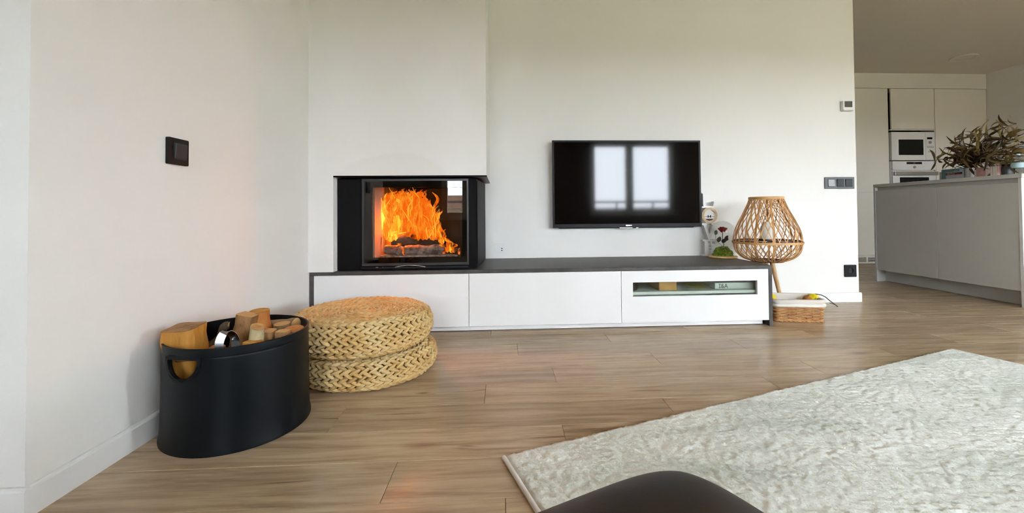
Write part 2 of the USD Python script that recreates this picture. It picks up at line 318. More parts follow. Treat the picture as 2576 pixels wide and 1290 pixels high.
# front wall: two windows behind the camera, one more added to light the kitchen
WIN = [(1.68, 3.36, .66, 2.08), (-1.02, -.22, .62, 2.08), (-.8, .25, .05, 2.1), (4.2, 5.7, .66, 2.08)]  # third and fourth are unseen openings, added for their light
wallp = sg.box(-3.1, 0, XR+.1, ZC)
for x0, x1, z0, z1 in (WIN[0], WIN[1], WIN[3]): wallp = wallp.difference(sg.box(x0, z0, x1, z1))
S('wall_front', xz(wallp, YF-.15, YF), 'backlit_wall_paint')
for i, (x0, x1, z0, z1) in enumerate(WIN):
    p = f'{W}/window_{i+1}'; x = UsdGeom.Xform.Define(stage, p); x.GetPrim().SetCustomDataByKey('kind', 'structure')
    ring = lambda a, b, c, d, w: sg.box(a, c, b, d).difference(sg.box(a+w, c+w, b-w, d-w))
    if i == 2:                                                    # unseen sliding door in the right-hand wall, added to light the left wall
        obj('window_frame', yz(ring(x0, x1, z0, z1, .05), XR+.02, XR+.09), 'trim_white', p)
        for a, b_ in ((x0+.05, -.245), (-.305, x1-.05)):
            obj('sash', yz(ring(a, b_, z0+.05, z1-.05, .06), XR+.03, XR+.07), 'trim_white', p); obj('pane', box(XR+.047, XR+.053, a+.05, b_-.05, z0+.1, z1-.1), 'window_glass', p)
        continue
    obj('window_frame', xz(ring(x0, x1, z0, z1, .03), YF-.12, YF-.05), 'trim_white', p)
    xm = (x0+x1)/2 - (.05 if i == 0 else 0)
    for a, b in ((x0+.03, xm), (xm, x1-.03)):
        obj('sash', xz(ring(a, b, z0+.03, z1-.03, .075 if i == 0 else .06), YF-.13, YF-.06), 'trim_white', p)
        obj('pane', box(a+.06, b-.06, YF-.098, YF-.092, z0+.09, z1-.09), 'window_glass', p)
    obj('window_sill', cbox(x0-.02, x1+.02, YF-.05, YF+.03, z0-.03, z0, .004), 'trim_white', p)

# floor: planks laid along x
fl = f'{W}/floor'; UsdGeom.Xform.Define(stage, fl).GetPrim().SetCustomDataByKey('kind', 'structure')
obj('subfloor', box(-3.1, XR+.1, YF-.15, YKW+.1, -.08, -.012), 'dark_gap', fl)
PW, PL = .172, 1.153
def plank(x0, x1, y0, y1):
    g, c = .0004, .0012; x0 += g; x1 -= g; y0 += g; y1 -= g
    v = [(x0, y0, -.012), (x1, y0, -.012), (x1, y1, -.012), (x0, y1, -.012), (x0, y0, -c), (x1, y0, -c), (x1, y1, -c), (x0, y1, -c), (x0+c, y0+c, 0), (x1-c, y0+c, 0), (x1-c, y1-c, 0), (x0+c, y1-c, 0)]
    f = [(8, 9, 10), (8, 10, 11), (0, 2, 1), (0, 3, 2)]
    for a in (0, 4):
        for k in range(4):
            q = (k+1) % 4; f += [(a+k, a+q, a+4+q), (a+k, a+4+q, a+4+k)]
    return trimesh.Trimesh(np.array(v), np.array(f), process=False)
known = {1: -.302, 2: .186, 3: -.568, 4: -.075}
for r in range(-18, 28):
    y0, y1 = 1.046+(r-1)*PW, 1.046+r*PW
    s = known.get(r, ((r*.437) % 1)*PL)
    lo, hi = (-3.0 if y1 < YJ+.05 else XL), XR
    xs = [lo] + [s+k*PL for k in range(-5, 8) if lo+.15 < s+k*PL < hi-.15] + [hi]
    if y0 < .52 or y0 > YKW:                                     # behind the lens the boards run on as one long strip each
        if r % 1 == 0 and y0 < .52: xs = [lo, hi]
        else: continue
    for a, b in zip(xs, xs[1:]): obj('plank', plank(a, b, y0, min(y1, YKW)), 'plank', fl)

# skirting boards: rounded top edge
def skirt(name, pts, h=.071, t=.0125):
    parts = []
    for (xa, ya), (xb, yb), (nx, ny) in pts:
        prof = sg.Polygon([(0, 0), (t, 0), (t, h-.008), (t-.002, h-.003), (t-.006, h), (0, h)])
        L = math.hypot(xb-xa, yb-ya); m = trimesh.creation.extrude_polygon(prof, L, engine='earcut')
        d = np.array([xb-xa, yb-ya])/L; v = m.vertices
        m.vertices = np.stack([xa+d[0]*v[:, 2]+nx*v[:, 0], ya+d[1]*v[:, 2]+ny*v[:, 0], v[:, 1]], 1); m.fix_normals(); parts.append(m)
    return S(name, cat_(parts), 'trim_white')
skirt('baseboard_left', [((XL, YJ), (XL, 2.48), (1, 0)), ((-3.0, YJ), (XL+.0125, YJ), (0, -1))])
skirt('baseboard_back', [((1.63, YW), (XE+.0125, YW), (0, -1)), ((XE, YW), (XE, YW+.12), (1, 0))])
skirt('baseboard_front', [((-3, YF), (XR, YF), (0, 1))]); skirt('baseboard_right', [((XR, .3), (XR, YKW), (-1, 0))])

# outside, only ever seen mirrored: balcony, ground, hills, a house across the street
S('balcony_floor', box(-1.6, 4.2, -3.3, YF-.15, -.15, -.03), 'concrete')
rl = thing('balcony_railing', 'grey metal balcony railing beyond the windows', 'railing', (1.3, -3.2, -.03))
for z, r in ((.92, .022), (.5, .008), (.2, .008)): obj('rail', box(-1.6, 4.2, -3.2-r, -3.2+r, z-r, z+r), 'rail_out', rl)
for k in range(8): obj('post', box(-1.6+k*.82, -1.57+k*.82, -3.215, -3.185, -.03, .9), 'rail_out', rl)
S('ground', lathe([(0, -6.02), (900, -6.02), (900, -6), (.001, -6)], 48), 'ground_out')
hv = lathe([(500, -6), (520, 5), (560, 7), (600, -6)], 60); hv.vertices[:, 2] += 3*(meshkit.noise(hv.vertices*.012)-.5)*(hv.vertices[:, 2] > -5)
S('hills', hv, 'hill_out')
hs = thing('neighbour_house', 'tan house with brown roof across the street, mirrored in the stove glass', 'house', (-9, -42, -6))
obj('wall', box(-18, 2, -46, -38, -6, 1.2), 'wall_out', hs)
obj('roof', xz(sg.Polygon([(-18.6, 1.2), (2.6, 1.2), (-.5, 2.5), (-15.5, 2.5)]), -46.6, -37.4), 'roof_out', hs)

# ================================================================== kitchen end
YK = 5.235
ku = thing('tall_kitchen_unit', 'plain white floor-to-ceiling kitchen cupboard left of the microwave', 'kitchen cabinet', (4.1, YK, 0))
def cab(th, x0, x1, zs, th_doors='door'):
    obj('carcass', box(x0+.001, x1-.001, YK+.022, 5.83, .108, 2.283), 'kitchen_white', th)
    for a, b in zs: obj(th_doors, cbox(x0+.0015, x1-.0015, YK, YK+.02, a+.0015, b-.0015, .0012), 'kitchen_white', th)
cab(ku, 4.40, 5.028, [(.115, .913), (.923, 2.283)])
ku2 = thing('tall_kitchen_unit', 'tall white kitchen cupboard reaching behind the living room wall', 'kitchen cabinet', (3.75, YK, 0)); cab(ku2, 3.78, 4.40, [(.115, .913), (.923, 2.283)])
ku3 = thing('tall_kitchen_unit', 'white kitchen cupboard right of the microwave, behind the dried plant', 'kitchen cabinet', (6.0, YK, 0)); cab(ku3, 5.672, 6.395, [(.115, 2.283)])
ov = thing('appliance_housing', 'white kitchen column holding the built-in microwave and oven', 'kitchen cabinet', (5.36, YK, 0))
obj('side_panel', box(5.029, 5.049, YK+.024, 5.83, .108, 2.283), 'kitchen_white', ov); obj('side_panel', box(5.662, 5.671, YK+.005, 5.83, .108, 2.283), 'kitchen_white', ov)
obj('back_panel', box(5.049, 5.662, YK+.2, 5.83, .108, 2.283), 'dark_gap', ov)
obj('door', cbox(5.068, 5.667, YK, YK+.02, 1.75, 2.281, .0012), 'kitchen_white', ov)
obj('filler_strip', box(5.05, 5.667, YK+.003, YK+.02, 1.733, 1.747), 'kitchen_white', ov)
obj('lower_door', cbox(5.05, 5.667, YK, YK+.02, .115, .60, .0012), 'kitchen_white', ov)
mw = thing('microwave', 'white built-in microwave with a black window above the oven', 'microwave', (5.36, YK, 1.336))
obj('body', box(5.062, 5.66, YK+.02, YK+.199, 1.342, 1.712), 'white_plastic', mw)
obj('door', cbox(5.062, 5.528, YK-.004, YK+.02, 1.342, 1.712, .002), 'white_plastic', mw)
obj('window', cbox(5.158, 5.497, YK-.006, YK-.002, 1.410, 1.612, .001), 'black_plastic', mw)
cp = obj('control_panel', cbox(5.531, 5.66, YK-.004, YK+.02, 1.342, 1.712, .002), 'white_plastic', mw)
obj('display', box(5.552, 5.622, YK-.006, YK-.003, 1.617, 1.642), 'black_plastic', mw)
k = lathe([(0, 0), (.017, 0), (.015, .012), (0, .012)], 20); k.apply_transform(trimesh.transformations.rotation_matrix(math.pi/2, (1, 0, 0))); k.apply_translation([5.588, YK-.004, 1.574]); obj('dial', k, 'steel', mw, 40)
for z in (1.522, 1.508): obj('button_row', cat_([box(5.548+i*.019, 5.562+i*.019, YK-.0055, YK-.003, z-.004, z+.004) for i in range(5)]), 'switch_light', mw)
obj('button_row', cat_([box(5.566, 5.574, YK-.0055, YK-.003, 1.447, 1.457)]+[box(5.58+i*.012, 5.588+i*.012, YK-.0055, YK-.003, 1.449, 1.454) for i in range(4)]), 'switch_dark', mw)
on = thing('oven', 'white built-in oven with steel handle rail under the microwave', 'oven', (5.36, YK, .62))
obj('body', box(5.062, 5.66, YK+.02, YK+.199, .61, 1.33), 'white_plastic', on)
obj('control_panel', cbox(5.069, 5.664, YK-.004, YK+.02, 1.212, 1.330, .002), 'white_plastic', on)
obj('display', box(5.262, 5.470, YK-.006, YK-.003, 1.290, 1.318), 'black_plastic', on)
obj('display_digits', box(5.352, 5.382, YK-.007, YK-.0055, 1.302, 1.307), 'switch_light', on)
k2 = xform(k, t=(-.222, 0, -.323)); obj('dial', k2, 'steel', on, 40)
obj('door', cbox(5.069, 5.664, YK-.004, YK+.02, .61, 1.200, .002), 'white_plastic', on)
obj('handle', rbox(5.069, 5.664, YK-.04, YK-.006, 1.141, 1.19, .006), 'steel', on, 40)
obj('window', cbox(5.165, 5.563, YK-.006, YK-.002, .72, 1.118, .001), 'black_plastic', on)
sf = S('soffit', box(3.78, XR, YK, YKW, 2.286, ZC), 'kitchen_white')
# ventilated plinth
pl = thing('kitchen_plinth', 'white slotted ventilation plinth under the tall kitchen cupboards', 'vent', (4.7, YK, 0))
obj('backing', box(3.79, 6.39, YK+.02, YK+.03, .004, .106), 'dark_gap', pl)
obj('frame', cat_([box(3.79, 6.39, YK+.002, YK+.02, .005, .026), box(3.79, 6.39, YK+.002, YK+.02, .090, .107)]), 'kitchen_white', pl)
xx = 4.424
while xx < 5.4:
    obj('mullion', box(xx, xx+.022, YK+.002, YK+.02, .026, .090), 'kitchen_white', pl)
    obj('louver', cat_([box(xx+.022, xx+.132, YK+.003, YK+.012, z, z+.0055) for z in (.034, .047, .060, .073, .084)]), 'kitchen_white', pl)
    xx += .132
# kitchen island
XF, YN, YFA = 3.637, 2.776, 3.966
il = thing('kitchen_island', 'kitchen island with shade put into its grey, handleless fronts on a recessed plinth', 'kitchen island', (4.05, 3.37, 0))
obj('worktop', cbox(XF, 4.55, YN-.003, YFA+.003, .915, .945, .002), 'island_shade_grey', il)
obj('end_panel', cbox(XF, 4.54, YFA-.02, YFA, 0, .914, .001), 'island_shade_grey', il)
obj('end_panel', cbox(XF, 4.54, YN, YN+.02, 0, .914, .001), 'unit_white', il, label='white near end panel')
for a, b in ((YN+.021, 3.3605), (3.3635, YFA-.021)): obj('front_panel', cbox(XF+.003, XF+.023, a, b, .113, .882, .0012), 'island_shade_grey', il)
obj('grip_channel', box(XF+.028, XF+.04, YN+.02, YFA-.02, .86, .914), 'island_shade_grey', il)
obj('carcass', box(XF+.04, 4.52, YN+.02, YFA-.02, .11, .914), 'island_shade_grey', il)
obj('plinth', box(3.726, 3.744, YN+.02, YFA-.02, .004, .11), 'island_shade_grey', il)
ri = thing('ceiling_lamp', 'flush round white fitting on the kitchen ceiling', 'ceiling light', (5.43, 4.665, ZC-.012))
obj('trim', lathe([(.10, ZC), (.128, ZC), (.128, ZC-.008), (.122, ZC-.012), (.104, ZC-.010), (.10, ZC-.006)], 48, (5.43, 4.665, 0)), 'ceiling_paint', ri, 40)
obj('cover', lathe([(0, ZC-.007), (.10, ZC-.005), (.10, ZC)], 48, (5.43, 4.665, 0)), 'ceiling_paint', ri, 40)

# ================================================================== hearth bench
BY, ZT = 2.484, .366
b = thing('media_bench', 'long low white bench with dark stone-look top under the television', 'bench', (.25, 2.8, 0))
BX0, BX1 = -1.110, 1.624
obj('worktop', cbox(BX0, BX1, BY, YW-.001, .3445, ZT, .0015), 'bench_top', b)
obj('side_panel', cbox(BX0, BX0+.0215, BY, YW-.001, 0, .3445, .001), 'bench_top', b)
obj('side_panel', cbox(BX1-.0215, BX1, BY, YW-.001, 0, .3445, .001), 'bench_top', b)
d0, d1, d2, d3 = BX0+.023, -.204, .697, BX1-.0225
for a, c in ((d0, d1), (d1, d2)): obj('drawer_front', cbox(a+.0012, c-.0012, BY+.0005, BY+.019, .0365, .3435, .001), 'unit_white', b)
NX0, NX1, NZ0, NZ1 = .767, 1.531, .191, .2755
fr = sg.box(d2+.0012, .0365, d3-.0012, .3435).difference(sg.box(NX0, NZ0, NX1, NZ1))
dr = obj('drawer_front', xz(fr, BY+.0005, BY+.019), 'unit_white', b, label='drawer front with a long glazed slot')
obj('pane', box(NX0-.01, NX1+.01, BY+.0195, BY+.0225, NZ0-.01, NZ1+.01), 'niche_glass', dr)
obj('carcass', cat_([box(d0, d2, BY+.022, YW-.02, .036, .343), box(d2, d2+.018, BY+.024, YW-.02, .036, .343), box(d3-.018, d3, BY+.024, YW-.02, .036, .343), box(d2, d3, YW-.08, YW-.02, .036, .343), box(d2, d3, BY+.024, YW-.02, .036, .05)]), 'unit_white', b)
obj('shelf', box(d2+.018, d3-.045, BY+.026, YW-.08, .196, .214), 'unit_white', b)
for a, c in ((BX0+.0215, -.2), (-.1995, BX1-.04)): obj('plinth', box(a, c, 2.525, 2.543, .004, .036), 'unit_white', b)
obj('plinth_return', box(BX1-.0215-.016, BX1-.0215, 2.545, 3.0, .0, .036), 'dark_gap', b)
# things in the slot
def niche(n, l, c, m, mesh, **k): obj(n, mesh, m, W, label=l, cat=c, **k)
niche('cardboard_box', 'small brown cardboard box inside the glazed slot of the bench', 'box', 'cardboard', cbox(.948, 1.058, 2.545, 2.85, .2142, .275, .002))
sp = lathe([(0, 0), (.05, 0), (.056, .01), (.056, .05), (.045, .058), (0, .06)], 28, (.775, 2.60, .2142)); niche('round_speaker', 'dark round gadget at the left end of the glazed slot', 'speaker', 'black_plastic', sp, smooth=40)
tray = lathe([(0, .004), (.055, .004), (.085, .016), (.088, .016), (.06, 0), (0, 0)], 36, (1.235, 2.66, .2142)); niche('yellow_dish', 'shallow yellow dish in the glazed slot of the bench', 'dish', 'case_yellow', tray, smooth=40)
rt = thing('white_case', 'long white case lettered on its front, in the glazed slot', 'case', (1.42, 2.6, .208))
obj('body', rbox(1.303, 1.548, 2.555, 2.70, .2142, .253, .004), 'router_white', rt, 40)
tx = meshkit.text_mesh('I&A', .024, .0008, bold=True); tx.apply_transform(trimesh.transformations.rotation_matrix(math.pi/2, (1, 0, 0))); tx.apply_translation([1.326, 2.5555, .2215]); obj('lettering', tx, 'ink_grey', rt)

# ================================================================== fire
fp = thing('fireplace_insert', 'black steel corner fireplace with a glass door set in the chimney breast', 'fireplace', (-.55, 2.6, ZT))
FY = 2.522
obj('lintel_trim', box(-.972, -.095, YC-.001, YC+.003, .909, .917), 'black_steel', fp)
obj('lintel_lining', box(-.972, -.096, YC+.003, YW-.002, .912, .9165), 'lintel_firelit_metal', fp, label='dark metal lining under the lintel, red firelight put into its colour')
plan = sg.Polygon([(-.970, FY+.012), (-.83, FY+.012), (-.83, FY), (-.205, FY), (-.163, FY+.05), (-.130, YW-.03), (-.970, YW-.03)])
hole = sg.Polygon([(-.775, FY-.01), (-.245, FY-.01), (-.245, FY+.02), (-.27, 2.96), (-.74, 2.96), (-.775, FY+.02)])
body = cat_([ext(plan.difference(hole), .43, .87), ext(plan, ZT+.001, .43), ext(plan, .87, .906)])
obj('steel_body', body, 'black_steel', fp)
obj('side_plate', cbox(-.968, -.832, FY+.004, FY+.011, ZT+.004, .9, .001), 'black_steel', fp)
for p0, p1 in (((-.160, FY+.056), (-.133, YW-.05)),):
    a = np.array(p0); c = np.array(p1); dd = (c-a)/np.linalg.norm(c-a); nn = np.array([dd[1], -dd[0]])*.004
    obj('side_plate', ext(sg.Polygon([a, c, c+nn, a+nn]), ZT+.02, .89), 'black_steel', fp)
DX0, DX1, DZ0, DZ1 = -.822, -.205, .394, .900
dp = obj('door', xz(sg.box(DX0, DZ0, DX1, DZ1).difference(sg.box(DX0+.012, DZ0+.014, DX1-.01, DZ1-.012)), FY-.016, FY-.001), 'black_frame', fp)
obj('glass_border', xz(sg.box(DX0+.012, DZ0+.014, DX1-.01, DZ1-.012).difference(sg.box(DX0+.057, DZ0+.048, DX1-.036, DZ1-.049)), FY-.0125, FY-.0075), 'enamel_glass', dp)
obj('glass', box(DX0+.0572, DX1-.0362, FY-.0125, FY-.0075, DZ0+.0482, DZ1-.0492), 'fire_glass', dp)
obj('bottom_rail', cbox(-.83, -.195, FY-.012, FY+.0, ZT+.003, DZ0-.003, .002), 'black_steel', fp)
obj('vent_slot', box(-.83, -.21, FY-.014, FY-.012, ZT+.014, ZT+.017), 'black_frame', fp)
t_ = np.linspace(-1, 1, 21); hp = np.stack([-.545+.088*t_, FY-.03+.012*t_**2, .3965-.0125*t_**2], 1)
obj('handle', tube(hp, .0042, 10, flat=.7), 'silver', fp, True)
obj('air_lever', rbox(-.742, -.727, FY-.026, FY-.012, .383, .3885, .002), 'silver', fp, 40); obj('air_lever', rbox(-.706, -.701, FY-.022, FY-.012, .384, .3875, .0015), 'steel', fp, 40)
for k, (a, c) in enumerate((((-.772, FY+.022), (-.738, 2.955)), ((-.247, FY+.022), (-.272, 2.955)), ((-.738, 2.95), (-.272, 2.95)))):
    a = np.array(a); c = np.array(c); dd = (c-a)/np.linalg.norm(c-a); nn = np.array([dd[1], -dd[0]])*.012*(-1 if k == 1 else 1)
    obj('firebrick_panel', ext(sg.Polygon([a, c, c+nn, a+nn]), .432, .868), 'brick_plate' if k == 0 else 'soot', fp)
bed = trimesh.creation.box([.46, .36, .016]); bed = bed.subdivide().subdivide().subdivide().subdivide(); bed.apply_translation([-.508, 2.755, .436]); bed.vertices[:, 2] += .012*(meshkit.fbm(bed.vertices*30)-.4)*(bed.vertices[:, 2] > .44)
obj('ash_bed', bed, 'ash', fp, True)
def log_mesh(p0, p1, r, n=18, seg=10, rough=.12, seed=0, shape=None, taper=1.0, bend=0):
    """round or split log between two points; shape = polygon radius multipliers"""
    p0, p1 = np.array(p0, float), np.array(p1, float); d = p1-p0; L = np.linalg.norm(d); d /= L
    a = np.array([0, 0, 1.]) if abs(d[2]) < .9 else np.array([1., 0, 0]); u = a-d*np.dot(a, d); u /= np.linalg.norm(u); w = np.cross(d, u)
    ang = np.arange(n)/n*2*np.pi; V = []
    for i in range(seg+1):
        s = i/seg; rr = r*(1+(taper-1)*s)
        R = rr*np.ones(n) if shape is None else rr*np.interp(ang, np.linspace(0, 2*np.pi, len(shape)+1), list(shape)+[shape[0]])
        q = p0+d*L*s+u*bend*math.sin(math.pi*s)
        ring = q+R[:, None]*(np.cos(ang)[:, None]*u+np.sin(ang)[:, None]*w)
        ring += ((meshkit.noise(ring*38+seed)-.5)*rough*r)[:, None]*((ring-q)/np.maximum(R[:, None], 1e-6)); V.append(ring)
    V = np.vstack(V); F = []
    for i in range(seg):
        for k in range(n):
            A, B, Cc, D = i*n+k, i*n+(k+1) % n, (i+1)*n+(k+1) % n, (i+1)*n+k; F += [(A, B, Cc), (A, Cc, D)]
    side = trimesh.Trimesh(V, np.array(F), process=False); side.fix_normals() if False else None
    def capm(i, s, flip):
        ring = V[i*n:(i+1)*n]+d*s; c = ring.mean(0)+d*s*.4; vv = np.vstack([ring, (ring+c)/2+d*s*.3, c[None]]); ff = []
        for k in range(n):
            q = (k+1) % n; t3 = [(k, q, n+q), (k, n+q, n+k), (n+k, n+q, 2*n)]; ff += [x[::-1] for x in t3] if flip else t3
        return trimesh.Trimesh(vv, np.array(ff), process=False)
    return side, capm(0, -.0006, True), capm(seg, .0006, False)
def log(name, label, p0, p1, r, side_mat, cap_mat, group=None, cat='firewood', **k):
    p0 = np.array(p0, float); th = thing(name, label, cat, p0, group)
    s, c0, c1 = log_mesh(p0, p1, r, **k)
    obj('body', s, side_mat, th, 50); obj('cut_end', c0, cap_mat, th, 60); obj('cut_end', c1, cap_mat, th, 60); return th
log('burning_log', 'large charred log lying behind the flames in the fireplace', (-.70, 2.70, .525), (-.38, 2.74, .53), .047, 'char', 'char', seed=3, rough=.3, bend=.012)
log('burning_log', 'grey ash-cracked log at the front of the fire', (-.60, 2.615, .474), (-.36, 2.63, .472), .031, 'ash_log', 'ash_log', seed=8, rough=.45)
log('burning_log', 'short ashy log glowing at its tip, front left of the fire', (-.72, 2.64, .478), (-.60, 2.60, .472), .028, 'ash_log', 'ember', seed=14, rough=.4)
log('burning_log', 'small burning log under the right-hand flames', (-.40, 2.68, .468), (-.27, 2.62, .462), .022, 'char', 'ember', seed=19, rough=.4)
fire = thing('fire', 'tall orange flames burning over the logs in the fireplace', 'fire', (-.54, 2.7, .45), kind='thing')
def tongue(base, h, lean=(0, 0), w=.03, seed=0, wav=.022, n=22):
    rr = np.random.default_rng(seed); s = np.linspace(0, 1, n); ph = rr.uniform(0, 6.28, 4)
    x = base[0]+lean[0]*s**1.4+wav*s**.8*np.sin(2*np.pi*(1.3*s)+ph[0])+.45*wav*np.sin(2*np.pi*3.1*s+ph[1])*s
    y = base[1]+lean[1]*s+.6*wav*np.sin(2*np.pi*1.1*s+ph[2])*s; z = base[2]+h*s
    r = w*(np.minimum(1, s/.12)**.5)*(1-s)**.62*(1+.3*np.sin(2*np.pi*2.2*s+ph[3]))+.0006
    return tube(np.stack([x, y, z], 1), r, 12, True, .34, up=(0, 1, 0))
rr = np.random.default_rng(21)
for k in range(44):
    bx = rr.uniform(-.735, -.41); by = rr.uniform(2.66, 2.80); c = 1-abs((bx+.60)/.17)
    h = np.clip(rr.normal(.30+.12*max(c, -.6), .05), .10, .86-.56)
    obj('flame', tongue((bx, by, .545-.02*rr.random()), min(h, .30), (rr.normal(-.01, .03)+(-.63-bx)*.4, 0), rr.uniform(.020, .038), 100+k), 'flame_orange' if k % 6 else 'flame_yellow', fire, True)
for k in range(22):
    bx = rr.uniform(-.74, -.56); obj('flame', tongue((bx, rr.uniform(2.66, 2.78), .62+.09*rr.random()), .866-.715, (rr.normal(0, .05), 0), rr.uniform(.022, .04), 300+k, .035), 'flame_orange', fire, True)
for (x, y, z, h, lx, w, s, m) in ((-.40, 2.70, .52, .26, -.075, .019, 1, 'flame_orange'), (-.385, 2.68, .50, .20, -.05, .013, 2, 'flame_yellow'), (-.43, 2.71, .55, .17, .02, .02, 3, 'flame_orange'),
                                  (-.375, 2.62, .455, .11, .0, .014, 4, 'flame_orange'), (-.345, 2.625, .455, .145, -.015, .015, 5, 'flame_orange'), (-.315, 2.62, .452, .10, -.035, .013, 6, 'flame_yellow'), (-.36, 2.60, .45, .06, .0, .010, 7, 'flame_orange'), (-.295, 2.61, .45, .07, -.02, .008, 8, 'flame_orange'),
                                  (-.70, 2.63, .525, .07, .05, .014, 9, 'flame_yellow'), (-.67, 2.63, .535, .05, .05, .012, 10, 'flame_yellow'), (-.62, 2.60, .478, .04, -.03, .012, 11, 'flame_orange')):
    obj('flame', tongue((x, y, z), h, (lx, 0), w, s), m, fire, True)
for k in range(34):                                              # thin bright threads of flame
    bx = rr.uniform(-.74, -.42); lowz = .545+rr.uniform(0, .18)*(bx < -.5); h = rr.uniform(.10, .24); h = min(h, .865-lowz)
    obj('flame', tongue((bx, rr.uniform(2.62, 2.70), lowz), h, (rr.normal(-.01, .04), 0), rr.uniform(.002, .0048), 500+k, .011, 30), 'flame_thread', fire, True)
# the fire's own glow
fl_ = UsdLux.SphereLight.Define(stage, '/World/fire_glow'); fl_.AddTranslateOp().Set(Gf.Vec3d(-.675, 2.70, .66)); fl_.CreateRadiusAttr(.035); fl_.CreateIntensityAttr(750); fl_.CreateColorAttr(Gf.Vec3f(1, .17, .012))
fl_.CreateTreatAsPointAttr(False)
# ================================================================== on the walls
def plate(th, x0, x1, z0, z1, t, mat, part='plate', y=YW, r=.004):
    m = xz(rrect(x0, x1, z0, z1, r), y-t, y-.0005); return obj(part, m, mat, th)
g = thing('triple_switch', 'grey triple light switch plate near the end of the television wall', 'switch', (2.558, YW, .903))
plate(g, 2.442, 2.674, .859, .948, .009, 'switch_grey')
for k, (a, m) in enumerate(((2.466, 'switch_light'), (2.536, 'switch_dark'), (2.603, 'switch_dark'))):  # first rocker lighter: a reflection put into its colour
    ro = cbox(a, a+.054, YW-.0125, YW-.008, .877, .930, .0015); ro.apply_transform(trimesh.transformations.rotation_matrix(.05*(1 if k else -1), (1, 0, 0), (a, YW-.01, .903)))
    obj('rocker', ro, m, g, label='rocker with a reflection put into its lighter grey' if k == 0 else None)
    obj('rocker_recess', box(a-.002, a+.056, YW-.0093, YW-.0088, .875, .932), 'black_plastic', g)
s = thing('wall_socket', 'square black wall socket just above the skirting at the wall end', 'socket', (2.63, YW, .235))
pp = rrect(2.584, 2.675, .189, .280, .004).difference(sg.Point(2.632, .237).buffer(.0195, 16))
obj('plate', xz(pp, YW-.010, YW-.0005), 'black_plastic', s)
obj('socket_well', xz(sg.Point(2.632, .237).buffer(.0196, 16), YW-.003, YW-.0005), 'dark_gap', s)
for dx in (-.009, .009):
    c = trimesh.creation.cylinder(.0024, .004, sections=12); c.apply_transform(trimesh.transformations.rotation_matrix(math.pi/2, (1, 0, 0))); c.apply_translation([2.632+dx, YW-.004, .237]); obj('contact_hole', c, 'black_steel', s)
t = thing('thermostat', 'small white wall thermostat with a dark display', 'thermostat', (2.62, YW, 1.49))
obj('body', rbox(2.582, 2.668, YW-.028, YW-.0005, 1.451, 1.529, .005), 'white_plastic', t, 40)
obj('display', cbox(2.594, 2.655, YW-.0295, YW-.0275, 1.478, 1.523, .0008), 'lcd', t)
obj('cover_flap', rbox(2.583, 2.668, YW-.0315, YW-.026, 1.452, 1.464, .002), 'white_plastic', t, 40)
s = thing('wall_socket', 'white wall socket low beside the fireplace, above the bench', 'socket', (-.024, YW, .433))
obj('plate', xz(rrect(-.064, .016, .393, .473, .009).difference(rrect(-.045, .001, .41, .453, .002)), YW-.011, YW-.0005), 'white_plastic', s)
obj('insert', xz(rrect(-.0445, .0005, .4105, .4525, .002), YW-.008, YW-.0005), 'white_plastic', s)
for dz in (.424, .4385):
    c = trimesh.creation.cylinder(.004, .003, sections=14); c.apply_transform(trimesh.transformations.rotation_matrix(math.pi/2, (1, 0, 0))); c.apply_translation([-.0125, YW-.0085, dz]); obj('contact_hole', c, 'black_steel', s)
s = thing('light_switch', 'square black light switch on the left wall', 'switch', (XL, 1.495, .912))
obj('plate', yz(rrect(1.450, 1.540, .868, .957, .004), XL+.0005, XL+.010), 'black_plastic', s)
obj('rocker_recess', yz(rrect(1.473, 1.531, .886, .942, .002), XL+.0098, XL+.0104), 'dark_gap', s)
ro = cbox(XL+.009, XL+.0145, 1.4755, 1.5285, .8885, .9395, .0015); ro.apply_transform(trimesh.transformations.rotation_matrix(.06, (0, 1, 0), (XL+.01, 1.5, .914))); obj('rocker', ro, 'switch_dark', s)

# ================================================================== television
tv = thing('television', 'large flat black television mounted above the bench, mirroring two windows', 'television', (.905, 3.06, .9))
TX0, TX1, TZ0, TZ1, TY = .3565, 1.4515, .5845, 1.2175, 3.028
bz = sg.box(TX0, TZ0, TX1, TZ1).difference(sg.box(TX0+.013, TZ0+.026, TX1-.013, TZ1-.012))
obj('bezel', xz(bz, TY, TY+.022), 'bezel', tv)
obj('screen', box(TX0+.012, TX1-.012, TY+.005, TY+.012, TZ0+.025, TZ1-.011), 'tv_screen', tv)
obj('back_shell', rbox(TX0+.04, TX1-.04, TY+.0215, TY+.052, TZ0-.006, TZ1-.05, .012), 'black_plastic', tv, 40)
obj('wall_mount', box(.72, 1.09, TY+.051, YW-.0005, .78, 1.02), 'steel', tv)
obj('logo', cat_([box(.889, .907, TY-.0012, TY, .5925, .6035), box(.908, .921, TY-.001, TY, .594, .602), box(.923, .932, TY-.001, TY, .596, .601)]), 'silver', tv)
obj('badge_strip', cat_([rbox(.840, .936, TY-.004, TY+.004, .576, .5838, .002), rbox(.962, .982, TY-.004, TY+.004, .577, .5838, .002)]), 'silver', tv, 40)

